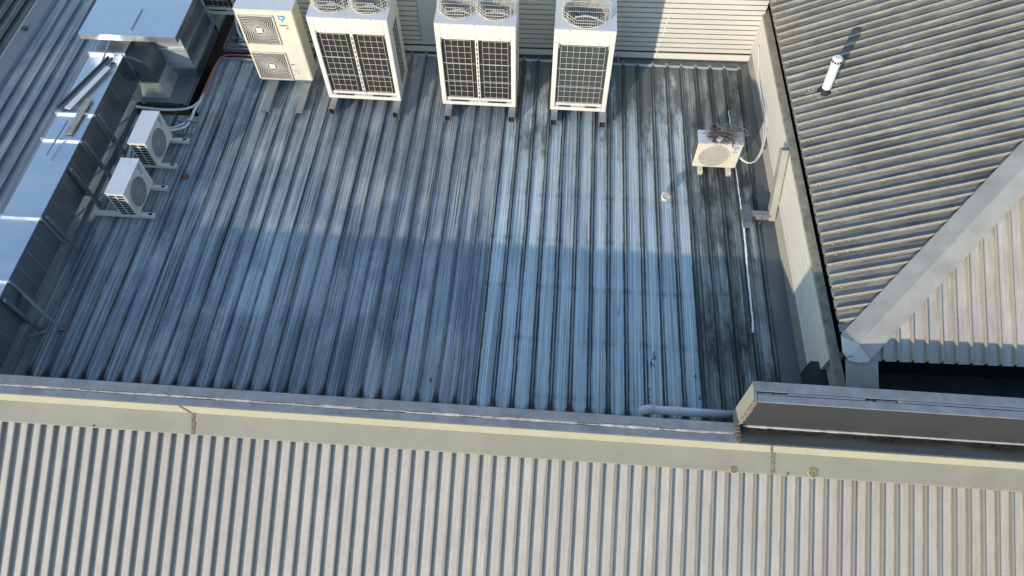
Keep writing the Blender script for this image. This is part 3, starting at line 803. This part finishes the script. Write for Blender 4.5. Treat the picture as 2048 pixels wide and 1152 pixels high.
# ------------------------------------------------------------------ upright unit with two side fans
du = thing('side_fan_unit', 'upright cream outdoor unit with two fan grilles on its front', 'air conditioner', (-4.335, 9.44, .13))
W, H, D = .95, 1.47, .33
b = MB().box(0, W, 0, D, .03, H-.012).build('cabinet', M['ivory_old'], du, bevel=.012, seg=3)
MB().box(-.004, W+.004, -.006, D+.004, H-.0115, H+.004).build('lid', M['ivory_top'], du, bevel=.004)
MB().box(.02, W-.02, .01, D, .0, .032).build('base_foot', M['galv_dark'], du)
mb = MB(); mb.box(.815, .818, -.001, .004, .04, H-.02); mb.box(.70,.83,-.001,.004,.10,.103); mb.each('panel_seam', M['panel_grey'], du)
def spiral_grille(cx, cz, hw):
    bk = MB().box(cx-hw, cx+hw, -.006, -.001, cz-hw, cz+hw).build('grille_back', M['spiral_back'], du, bevel=.0)
    fr = MB()
    for a, c2 in (((-1,-1),(1,-1)),((1,-1),(1,1)),((1,1),(-1,1)),((-1,1),(-1,-1))):
        fr.bar((cx+a[0]*hw,-.012,cz+a[1]*hw),(cx+c2[0]*hw,-.012,cz+c2[1]*hw), .016, .03, up=(0,1,0))
    fr.build('grille_frame', M['ivory_old'], bk)
    sp = MB(); n = 34
    for i in range(n):
        th = 2*math.pi*i/n; pts = []
        for s in range(9):
            rr = .075+s/8*(hw*1.32-.075); an = th+1.15*(s/8)**1.2
            px, pz = rr*math.cos(an), rr*math.sin(an)
            if max(abs(px), abs(pz)) > hw: 
                q2 = hw/max(abs(px), abs(pz)); pts.append((cx+px*q2,-.014,cz+pz*q2)); break
            pts.append((cx+px,-.022,cz+pz))
        if len(pts) > 1: sp.tube(pts, .0052, 4, cap=False)
    sp.tube([(cx+.17*math.cos(2*math.pi*i/40),-.019,cz+.17*math.sin(2*math.pi*i/40)) for i in range(40)], .0025, 4, closed=True)
    sp.build('spoke', M['wire'], bk)
    MB().box(cx-.055, cx+.055, -.032, -.012, cz-.05, cz+.05).build('hub_plate', M['ivory'], bk, bevel=.004)
spiral_grille(.325, 1.09, .285); spiral_grille(.325, .345, .285)
logo(du, .685, 1.375, .135)
text_mesh('INVERTER', .030, 'model_word', M['ink'], du, (.675,-.002,1.178))
MB().box(.775,.81,-.003,.002,1.125,1.142).build('rating_label', M['ink'], du)
MB().box(.655,.69,-.003,.004,.37,.39).build('grip', M['dark'], du)
MB().box(.69,.73,-.004,.002,.373,.388).build('grip_tab', M['galv_dull'], du)
MB().box(.66,.75,-.003,.002,.155,.285).build('wiring_label', M['sticker'], du)
mb = MB(); mb.tube([(.76,-.003,.03),(.765,-.003,.09),(.75,-.003,.135),(.80,-.003,.14)], .004, 5); mb.build('drain_trace', M['ivory'], du)

# ------------------------------------------------------------------ small condensers
def small_unit(label, loc, rz, W=.70, D=.285, H=.55, back='grey_disc', body='ivory'):
    t = thing('condenser', label, 'air conditioner', loc, rz, 'small single fan condensers')
    MB().box(0, W, 0, D, 0, H-.012).build('cabinet', M[body], t, bevel=.012, seg=3)
    MB().box(-.004, W+.004, -.005, D+.004, H-.0115, H).build('lid', M['ivory_top'], t, bevel=.003)
    cx, cz, r = .285, .268, .232
    bk = MB(); n = 40
    bk.tube([(cx,-.002,cz),(cx,-.007,cz)], r, n); bo = bk.build('grille_back', M[back], t)
    gm = MB(); gm.tube([(cx+(r+.004)*math.cos(2*math.pi*i/n),-.01,cz+(r+.004)*math.sin(2*math.pi*i/n)) for i in range(n)], .008, 6, closed=True)
    gm.build('grille_ring', M[body], bo, smooth=True)
    gm = MB()
    if back == 'louvre_back':
        for i in range(-6, 7):
            u = i*r/7; h = math.sqrt(r*r-u*u)
            gm.tube([(cx+u,-.011,cz-h),(cx+u,-.014,cz+h)], .0032, 4, cap=False); gm.tube([(cx-h,-.013,cz+u),(cx+h,-.013,cz+u)], .0032, 4, cap=False)
    else:
        for q2 in range(1, 9): gm.tube([(cx+r*q2/9*math.cos(2*math.pi*i/32),-.011,cz+r*q2/9*math.sin(2*math.pi*i/32)) for i in range(32)], .0022, 4, closed=True)
        for i in range(12): gm.tube([(cx,-.012,cz),(cx+r*math.cos(i*math.pi/6),-.012,cz+r*math.sin(i*math.pi/6))], .0025, 4, cap=False)
    gm.build('fan_wire', M['wire' if back == 'louvre_back' else 'sticker'], bo)
    logo(t, .545, .50, .10)
    text_mesh('INVERTER', .019, 'model_word', M['ink'], t, (.54,-.0015,.375))
    MB().box(.555,.585,-.003,.002,.352,.359).build('rating_label', M['ink_red'], t)
    # slotted end
    mb = MB()
    for i in range(8):
        for j in range(2): mb.box(-.002, .004, .03+j*.12, .03+j*.12+.102, .055+i*.058, .055+i*.058+.043)
    mb.each('end_slot', M['dark'], t)
    mb = MB(); mb.box(W-.002, W+.035, .12, .26, .06, .26); mb.build('valve_cover', M[body], t, bevel=.008)
    return t
lc1 = small_unit('nearer small condenser standing beside the sheet metal duct', (-5.445, 6.355, .12), R(90))
lc2 = copy_tree(lc1, loc=(-5.462, 7.362, .115), rz=R(90), label='farther small condenser between the duct and the dark roof trench')
rc = small_unit('small condenser with a tangle of nest stuff on its lid', (3.108, 7.955, .135), 0, W=.685, D=.27, back='louvre_back', body='ivory_old')
FG = 'white mounting feet under the small condensers'
def foot(a, b, label, w=.07, h=.065, m='ivory', rusty=False):
    t = thing('mounting_foot', label, 'mounting foot', a, 0, FG)
    d = Vector(b)-Vector(a)
    MB().bar((0,0,h/2), (d.x,d.y,h/2), w, h).build('channel', M[m], t, bevel=.004)
    e = d.normalized()
    mb = MB(); mb.bar((d.x-e.x*.10,d.y-e.y*.10,h+.004),(d.x-e.x*.045,d.y-e.y*.045,h+.004), .03, .012); mb.each('bolt', M['dark'], t)
    mb = MB()
    if rusty:
        for i in range(3):
            for j in range(2): mb.box(-.026+i*.02,-.026+i*.02+.012,-.002,.01,.012+j*.026,.03+j*.026)
        mb.each('slot', M['rust'], t)
    else:
        for i in (-1, 1): 
            c0 = d+Vector((e.y*i*.02, e.x*i*.02, 0)); mb.bar((c0.x-.002,c0.y,h*.5),(c0.x+e.x*.003,c0.y+e.y*.003,h*.5), .018, h*.5)
        mb.each('slot', M['galv_dark'], t)
    return t
foot((-6.18,6.42,.05), (-5.22,6.42,.05), 'near foot under the nearer small condenser')
foot((-6.18,6.97,.05), (-5.20,6.97,.05), 'far foot under the nearer small condenser')
foot((-6.10,7.43,.048), (-5.20,7.43,.048), 'near foot under the farther small condenser')
foot((-6.05,7.98,.048), (-5.17,7.98,.048), 'far foot under the farther small condenser')
f1 = foot((3.245,7.86,.046), (3.245,8.24,.046), 'rusty left foot under the condenser with the nest', h=.085, rusty=True)
f2 = foot((3.695,7.86,.046), (3.695,8.24,.046), 'rusty right foot under the condenser with the nest', h=.085, rusty=True)

# nest on the right hand condenser
nt = thing('nest', 'tangled nest of wire mesh and brown twigs on a condenser lid', 'nest', (3.50, 8.10, .685))
mb = MB()
for j in range(280):
    a = random.uniform(0, 6.28); p = Vector((random.gauss(.04,.13), random.gauss(.03,.08), abs(random.gauss(.04,.05))+.004)); pts = [p.copy()]
    for s in range(5):
        a += random.uniform(-1.1,1.1); p = p+Vector((math.cos(a)*.035, math.sin(a)*.03, random.uniform(-.02,.02))); p.z = max(.004, p.z); pts.append(p.copy())
    mb.tube(pts, .0019, 3, cap=False)
tg = mb.build('wire_mesh', M['mesh_grey'], nt); tg['kind'] = 'stuff'
mb = MB()
for j in range(150):
    a = random.uniform(0, 6.28); p = Vector((random.gauss(-.05,.085), random.gauss(-.02,.05), abs(random.gauss(.03,.035))+.005)); L = random.uniform(.04,.12)
    mb.tube([p, p+Vector((math.cos(a)*L*.5, math.sin(a)*L*.5, random.uniform(-.01,.03))), p+Vector((math.cos(a+.4)*L, math.sin(a+.4)*L, 0))], random.uniform(.003,.006), 4)
mb.tube([(.10,-.06,.05),(.12,-.10,.03),(.125,-.145,.0),(.13,-.15,-.05)], .010, 5); mb.tube([(-.13,-.12,.02),(-.17,-.13,.02),(-.19,-.10,.01)], .012, 5)
tw = mb.build('twig', M['twig'], nt); tw['kind'] = 'stuff'
bm = bmesh.new(); bmesh.ops.create_icosphere(bm, subdivisions=3, radius=.055)
for v in bm.verts: v.co = Vector((v.co.x*1.1, v.co.y*.8, v.co.z*.75))*random.uniform(.88,1.12)+Vector((-.08,-.09,.04))
me = bpy.data.meshes.new('fluff'); bm.to_mesh(me); bm.free(); me.materials.append(M['wool'])
o = bpy.data.objects.new('fluff', me); col.objects.link(o); o.parent = nt

# ------------------------------------------------------------------ sheet metal duct
dt = thing('ventilation_duct', 'long rectangular sheet metal duct along the left of the roof', 'duct', (0,0,0))
DX0, DX1, DZ0, DZ1 = -6.835, -6.268, .345, .925
joints = [3.4, 4.62, 5.665, 7.115, 7.66, 9.02, 9.50]
for a, c2 in zip(joints, joints[1:]):
    o = MB().box(DX0, DX1, a+.002, c2-.002, DZ0, DZ1).build('duct_section', [M['galv'], M['galv_shade']], dt, bevel=.004)
    for p in o.data.polygons: p.material_index = 0 if p.normal.z > .5 else 1  # shade tone on every face but the top
    m2 = MB(); q2 = (c2-a)
    if q2 > 1:
        for s in range(1, 4):
            y = a+q2*s/4; m2.box(DX1-.001, DX1+.004, y-.004, y+.004, DZ0+.01, DZ1-.01)
        m2.each('stiffener', M['galv'], o)
for y in joints[1:-1]:
    mb = MB(); w = .018
    mb.box(DX0-.03, DX1+.03, y-w, y+w, DZ1, DZ1+.03); mb.box(DX1, DX1+.03, y-w, y+w, DZ0-.03, DZ1-.001); mb.box(DX0-.03, DX0, y-w, y+w, DZ0-.03, DZ1-.001); mb.box(DX0-.03, DX1+.03, y-w, y+w, DZ0-.03, DZ0)
    mb.build('flange', M['galv'], dt, bevel=.003)
for y in (4.35, 5.72, 6.60, 7.14, 7.70):
    for x in (DX1+.055, DX0-.055):
        lg = MB(); lg.bar((x,y,.045),(x,y,.60 if x < DX1 else DZ1-.03), .035, .045, up=(0,1,0)); lg.bar((x,y-.05,.05),(x,y+.05,.05), .05, .012)
        lg.build('leg', M['galv_dark'], dt)
for y in (4.35, 6.60, 7.70):
    lg = MB(); lg.bar((DX0-.08,y,DZ0-.05),(DX1+.08,y,DZ0-.05), .04, .04); lg.build('cross_bar', M['galv_dull'], dt)
lg = MB(); lg.bar((DX1+.03,4.60,.62),(-5.92,4.40,.05), .035, .035); lg.bar((-5.97,4.39,.06),(-5.88,4.41,.06), .09, .05); lg.each('brace', M['galv_dark'], dt)
lg = MB(); lg.bar((-6.30,4.22,.09),(-6.08,4.33,.09), .04, .03); lg.each('brace', M['galv_dull'], dt)
# short elbow from the duct side down to a curb
ey0, ey1 = 9.02, 9.47
mb = MB(); N = 10; cxz = (DX1, .56); ro, ri = .33, .05
prof = []
for i in range(N+1):
    a = math.pi/2*(1-i/N); prof.append((cxz[0]+ro*math.cos(a), cxz[1]+ro*math.sin(a)))
inn = [(cxz[0]+ri*math.cos(math.pi/2*(1-i/N)), cxz[1]+ri*math.sin(math.pi/2*(1-i/N))-.0) for i in range(N+1)]
poly = prof+[(cxz[0]+ro, .34), (cxz[0]+ri, .34)]+inn[::-1]
mb.prism(poly, 1, ey0, ey1)
el = mb.build('elbow', M['elbow_dark'], dt)
mb = MB()
for y in (ey0, ey1):
    pts = [(p[0]+.0, y, p[1]) for p in prof]; mb.tube(pts, .014, 5)
pass
mb.each('elbow_seam', M['elbow_dark'], el)
mb = MB(); x0, x1 = cxz[0]+ri, cxz[0]+ro
a = [(x0-.03,ey0-.03,.36),(x1+.03,ey0-.03,.36),(x1+.03,ey1+.03,.36),(x0-.03,ey1+.03,.36)]
b3 = [(x0-.10,ey0-.06,.06),(x1+.09,ey0-.06,.06),(x1+.09,ey1+.06,.06),(x0-.10,ey1+.06,.06)]
mb.add(a+b3, [(0,1,2,3),(4,5,1,0),(5,6,2,1),(6,7,3,2),(7,4,0,3)]); mb.build('curb', M['galv_bright'], dt, bevel=.004)
pl = MB().box(-6.52, -5.505, 8.845, 11.2, .052, .060)
tag(pl.build('flashing_plate', M['galv_dark']), 'flat galvanised plate on the roof under the sheet metal hood', 'roof flashing')
# hood
hd = thing('exhaust_hood', 'wide flat topped sheet metal exhaust hood', 'exhaust hood', (0,0,0))
hx0, hx1, hy0, hy1 = -6.96, -5.345, 9.17, 10.75
MB().prism([(hx0,1.2),(hx1,1.2),(hx1,1.09),(hx1-.008,1.09),(hx1-.008,1.19),(hx0+.008,1.19),(hx0+.008,1.09),(hx0,1.09)], 1, hy0+.008, hy1).build('canopy', [M['galv'], M['galv_shade']], hd)
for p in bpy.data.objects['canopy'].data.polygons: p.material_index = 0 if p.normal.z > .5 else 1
MB().box(hx0, hx1, hy0, hy0+.008, 1.09, 1.2).build('canopy_lip', M['galv'], hd)
o = MB().box(-6.62, -5.50, 9.52, 10.6, .68, 1.188).build('neck', [M['galv_bright'], M['galv_shade']], hd, bevel=.004)
for p in o.data.polygons: p.material_index = 0 if p.normal.y < -.5 else 1  # front in the sunlit tone, other faces in the shade tone
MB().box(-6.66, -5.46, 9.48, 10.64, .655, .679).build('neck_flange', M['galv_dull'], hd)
o = MB().box(-6.62, -5.48, 9.50, 10.62, .36, .654).build('neck', [M['galv_bright'], M['galv_shade']], hd, bevel=.004)
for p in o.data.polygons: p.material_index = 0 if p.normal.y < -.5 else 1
MB().box(-6.68, -5.42, 9.44, 10.68, .30, .359).build('curb', M['galv_dull'], hd, bevel=.006)
MB().box(-6.62, -5.47, 9.50, 10.62, .061, .30).build('curb', M['galv_shade'], hd)
mb = MB()
for (px_, py_) in ((-6.57,9.36),(-6.55,9.41),(-5.50,9.42),(-5.51,9.46)): mb.tube([(px_,py_,1.2),(px_,py_,1.206)], .012, 8)
mb.each('rivet', M['hip_metal'], hd)
# loose lengths lying on the duct
ZT = DZ1+.032
def px_at(x, y): return None
tag(MB().prism([(-.045,0),(-.045,.05),(-.04,.05),(-.04,.005),(.04,.005),(.04,.05),(.045,.05),(.045,0)], 1, 0, 1.25).build('metal_channel', M['galv_dark']), 'grey metal channel lying askew on the duct top', 'metal channel')
o = bpy.data.objects['metal_channel']; o.location = (-6.80, 7.70, ZT); o.rotation_euler = (0,0,R(-18))
tag(MB().box(-.055,.055,0,1.0,0,.012).build('sheet_offcut', M['flat_white']), 'white sheet offcut lying on the duct beside the channel', 'sheet offcut')
o = bpy.data.objects['sheet_offcut']; o.location = (-6.68, 7.72, ZT+.012); o.rotation_euler = (0,0,R(-17))
tag(MB().box(-.05,.05,0,.75,0,.02).build('wooden_plank', M['plank'], bevel=.002), 'short grey brown plank on the duct under the white offcut', 'plank')
o = bpy.data.objects['wooden_plank']; o.location = (-6.47, 7.22, ZT-.012); o.rotation_euler = (0,0,R(-3))
tag(MB().tube([(0,0,0),(0,.62,.0)], .014, 6).build('metal_rod', M['galv_dull']), 'upper thin metal rod leaning past the duct end', 'metal rod')
o = bpy.data.objects['metal_rod']; o.location = (-6.52,8.78,ZT+.02); o.rotation_euler = (R(12),0,R(-3))
tag(MB().tube([(0,0,0),(0,.72,.0)], .013, 6).build('metal_rod', M['galv_dull']), 'lower thin metal rod on the duct by the plank', 'metal rod')
o = bpy.data.objects['metal_rod.001']; o.location = (-6.60,6.74,ZT+.03); o.rotation_euler = (0,0,R(-3))
tag(MB().tube([(0,0,0),(0,.55,.0)], .008, 6).build('metal_rod', M['galv_dull']), 'thin rod lying on the flat hood top', 'metal rod')
o = bpy.data.objects['metal_rod.002']; o.location = (-6.12,9.28,1.21); o.rotation_euler = (0,0,R(-1))

# ------------------------------------------------------------------ cables and pipes
def cable(name, pts, r, m, label, cat='cable', n=8, group=None):
    # smooth through the points
    P = [Vector(p) for p in pts]; out = []
    for i in range(len(P)-1):
        p0, p1, p2, p3 = P[max(i-1,0)], P[i], P[i+1], P[min(i+2,len(P)-1)]
        for s in range(6):
            t2 = s/6; out.append(.5*((2*p1)+(-p0+p2)*t2+(2*p0-5*p1+4*p2-p3)*t2**2+(-p0+3*p1-3*p2+p3)*t2**3))
    out.append(P[-1])
    return tag(MB().tube(out, r, n).build(name, M[m], smooth=True), label, cat, group)
cable('conduit', [(-6.35,8.72,.06),(-5.9,8.70,.04),(-5.55,8.72,.05),(-5.38,8.78,.06),(-5.30,8.95,.04)], .022, 'cable_white', 'white conduit crossing the dark roof trench')
cable('cable', [(-5.31,8.92,.05),(-5.30,9.2,.05),(-5.285,9.5,.06),(-5.27,9.85,.06),(-5.19,10.09,.05),(-4.9,10.13,.05),(-4.2,10.12,.05)], .017, 'cable_red', 'faded red cable running along the trench edge')
cable('cable', [(-5.33,8.95,.0),(-5.31,9.25,.0),(-5.30,9.55,.0),(-5.27,9.88,.0),(-5.14,10.10,.0),(-4.3,10.16,.0)], .012, 'cable_red', 'red cable deeper in the trench beside its twin')
cable('conduit', [(-5.30,9.15,.03),(-5.29,8.9,.05),(-5.31,8.7,.07),(-5.30,8.45,.08),(-5.36,8.28,.08),(-5.50,8.17,.12),(-5.58,8.14,.16)], .024, 'cable_white', 'white conduit looping from the trench to the farther condenser')
cable('conduit', [(-5.33,8.5,.07),(-5.42,8.34,.08),(-5.55,8.24,.10),(-5.66,8.2,.15)], .018, 'pvc_grey', 'grey conduit behind the farther small condenser')
cable('refrigerant_pipe', [(-6.08,7.55,.06),(-6.1,7.8,.08),(-6.12,8.1,.10),(-6.08,8.38,.14),(-5.98,8.46,.14),(-5.92,8.40,.08)], .028, 'cable_white', 'insulated white pipe arching between duct and condenser', 'pipe')
cable('refrigerant_pipe', [(-6.0,7.45,.05),(-6.03,7.75,.06),(-6.05,8.05,.06),(-6.02,8.3,.06)], .022, 'cable_white', 'lower insulated pipe on the roof beside the duct', 'pipe')
cable('conduit', [(-4.98,11.0,.55),(-5.05,10.82,.45),(-5.02,10.6,.25),(-4.92,10.42,.06)], .02, 'cable_white', 'white conduit dropping from the unit at the photo edge')
cable('conduit', [(3.80,8.10,.30),(3.98,8.02,.22),(4.14,8.10,.22),(4.25,8.35,.30),(4.30,8.8,.42),(4.26,9.4,.45),(4.27,9.9,.50),(4.255,10.25,.68)], .011, 'cable_white', 'white conduit from the condenser with the nest up the side wall')
cable('conduit', [(3.80,8.13,.26),(3.98,8.05,.18),(4.13,8.13,.19),(4.235,8.36,.27),(4.28,8.8,.38)], .009, 'cable_white', 'thin conduit beside the wall conduit')
# cable tray pieces
tr = thing('cable_tray', 'perforated metal cable tray piece by the trench corner', 'cable tray', (-5.50, 8.14, .07))
mb = MB(); mb.box(0,.34,-.02,-.012,0,.05); mb.box(0,.34,.26,.268,0,.05); mb.each('side', M['galv_dull'], tr)
mb = MB()
for i in range(5): mb.box(.02+i*.07,.05+i*.07,-.012,.26,0,.006)
mb.each('rung', M['galv_dull'], tr)
tr = thing('cable_ladder', 'black cable ladder with pale rungs behind the trench', 'cable tray', (-5.02, 10.34, .10), R(8))
mb = MB(); mb.box(0,.015,0,.8,0,.05); mb.box(.19,.205,0,.8,0,.05); mb.each('side', M['dark'], tr)
for i in range(7): MB().box(.03,.175,.06+i*.10,.085+i*.10,.02,.03).each('rung', M['sticker'], tr)
tr = thing('cable_tray', 'flat mesh cable tray running behind the upright side fan unit', 'cable tray', (-5.15, 10.30, .07))
mb = MB(); mb.box(0,1.3,0,.006,0,.10); mb.box(0,1.3,.15,.156,0,.10); mb.each('side', M['galv_dull'], tr)
mb = MB()
for i in range(14): mb.box(.02+i*.095,.026+i*.095,.006,.15,0,.006)
mb.each('rung', M['galv_dull'], tr)

# square downpipe, spreader box, sealant, stub, big pipe, vent pipe
dp = thing('downpipe', 'square metal downpipe crossing the side wall to a roof outlet box', 'downpipe', (0,0,0))
w = .105
mb = MB()
p = [(4.28,7.56,.97),(4.36,7.06,.13),(4.14,7.05,.13),(3.93,7.04,.13)]
mb.bar((4.262,7.60,1.02), (4.28,7.03,.06), .15, .10, up=(1,0,0)); mb.build('pipe', M['pipe_tan'], dp, bevel=.006)
MB().bar((4.26,7.05,.125), p[3], w, w, up=(0,0,1)).build('elbow_arm', M['galv_dull'], dp, bevel=.006)
MB().box(3.845,3.955,6.84,7.20,.05,.19).build('outlet_box', M['galv_dark'], dp, bevel=.005)
mb = MB(); mb.bar((4.10,6.985,.19),(4.10,6.93,.05), .02, .01, up=(1,0,0)); mb.bar((4.12,6.99,.185),(4.06,6.99,.185), .03,.01); mb.each('strap', M['galv'], dp)
mb = MB(); pts = [(3.826,9.32),(3.835,8.95),(3.844,8.543),(3.838,8.1),(3.842,7.69),(3.85,7.3),(3.856,6.899),(3.848,6.4),(3.835,5.896),(3.832,5.45),(3.825,5.062)]
P2 = []
for (a, b2), (c2, d2) in zip(pts, pts[1:]):
    for s in range(8): P2.append((a+(c2-a)*s/8+random.uniform(-.004,.004), b2+(d2-b2)*s/8, .049))
P2.append((3.815,5.03,.04))
rr = [random.uniform(.006,.012)+ (.007 if q3[1] < 7 else 0) for q3 in P2]
tag(mb.tube(P2, rr, 5).build('sealant_line', M['white_seal']), 'long crooked white sealant line along a mossy rib', 'sealant')
st = thing('vent_stub', 'short cream plastic pipe elbow poking out of the pale roof', 'vent pipe', (2.67, 7.35, 0))
mb = MB(); mb.tube([(0,.03,.0),(0,.03,.10),(.002,.015,.135),(.004,-.03,.15)], .052, 16, cap=False); mb.build('pipe', M['stub'], st, smooth=True)
mb = MB(); mb.tube([(.0,.03,.065),(0,.03,.10)], .060, 16); mb.tube([(.003,-.005,.143),(.004,-.055,.157)], .060, 16, cap=False); mb.build('collar', M['stub'], st)
mb = MB(); mb.tube([(.003,-.03,.1495),(.003,-.036,.151)], .05, 16); mb.build('mouth', M['louvre_back'], st)
pp = thing('overflow_pipe', 'grey plastic pipe with a bent end along the front parapet', 'pipe', (0,0,0))
pz = .30
mb = MB(); mb.tube([(2.30,3.66,pz),(3.40,3.66,pz)], .056, 18); mb.build('pipe', M['pvc_grey'], pp, smooth=True)
mb = MB(); mb.tube([(2.34,3.66,pz),(2.27,3.66,pz),(2.21,3.645,pz-.01),(2.165,3.61,pz-.03)], .061, 18); mb.build('bend', M['pvc_grey'], pp, smooth=True)
mb = MB(); mb.tube([(2.63,3.66,pz),(2.66,3.66,pz)], .062, 18); mb.bar((2.645,3.60,pz),(2.645,3.575,.0), .02, .01); mb.each('clip', M['pvc'], pp)
mb = MB(); mb.tube([(3.36,3.66,pz),(3.385,3.66,pz)], .060, 18); mb.build('coupling', M['pvc_grey'], pp)

vp = thing('vent_pipe', 'tall white plastic vent pipe on the hip roof', 'vent pipe', (4.79, 8.33, 1.465))
mb = MB(); lean = Vector((-.04,0,.60))
mb.tube([(0,0,.03), lean*.9], .066, 20); mb.build('pipe', M['pvc'], vp, smooth=False)
cp = MB(); cp.tube([lean*.9, lean*.96, lean*1.06, lean*1.10], [.07,.073,.073,.045], 20); co = cp.build('cowl', M['pvc'], vp)
mb = MB()
for i in range(12):
    a = 2*math.pi*i/12; c0 = lean*1.01; x, y = c0.x+.0735*math.cos(a), c0.y+.0735*math.sin(a)
    mb.bar((x,y,c0.z-.02),(x,y,c0.z+.02), .024, .004, up=(math.cos(a),math.sin(a),0))
mb.each('cowl_slot', M['ink'], co)
mb = MB(); mb.tube([(.004,0,-.06),(.002,0,.055),(-.003,0,.105)], [.125,.10,.072], 18); mb.build('boot', M['black'], vp)
mb = MB()
for j in range(60):
    a = random.uniform(0,6.28); d2 = random.uniform(.07,.20); x = d2*math.cos(a)*1.5-.04; y = d2*math.sin(a)*.5
    s = random.uniform(.006,.016); z = x*TH+.052
    mb.box(x-s,x+s,y-s*.7,y+s*.7,z-.06,z)
sb = mb.build('sealant_smear', M['hip_metal'], vp); sb['kind'] = 'stuff'
rp_ = thing('roof_plug', 'small rusty round plug on the blue roof beside the farther condenser', 'roof plug', (-5.045, 7.28, 0))
mb = MB(); mb.tube([(0,0,.0),(0,0,.03),(0,0,.045)], [.055,.055,.03], 14); mb.build('disc', M['rust'], rp_)
mb = MB(); mb.bar((-.03,0,.05),(.03,.01,.05), .02,.02); mb.build('nut', M['galv_dark'], rp_)
sc = tag(MB().tube([(-9.13,10.55,.04),(-9.13,10.55,.085)], .06, 12).build('roof_plug', M['ink']), 'black round plug on the left verge flashing', 'roof plug')
# bits of dead leaf on the pale sheets
mb = MB()
for (x, y, L, a) in ((2.42,4.55,.16,1.3),(2.40,4.42,.12,1.7),(2.33,4.05,.05,1.2),(2.34,3.92,.07,1.5),(3.02,4.02,.09,-.6),(2.98,4.30,.05,1.4),(-.62,3.98,.05,1.2)):
    for j in range(5):
        xx = x+random.uniform(-.02,.02); yy = y+random.uniform(-.04,.04)
        mb.bar((xx,yy,.006),(xx+L*.4*math.cos(a),yy+L*.4*math.sin(a),.010), random.uniform(.004,.010), .006)
lf = mb.build('leaf_litter', M['ink']); tag(lf, 'dark scraps of dead leaf on the pale roof pans', 'leaf litter'); lf['kind'] = 'stuff'
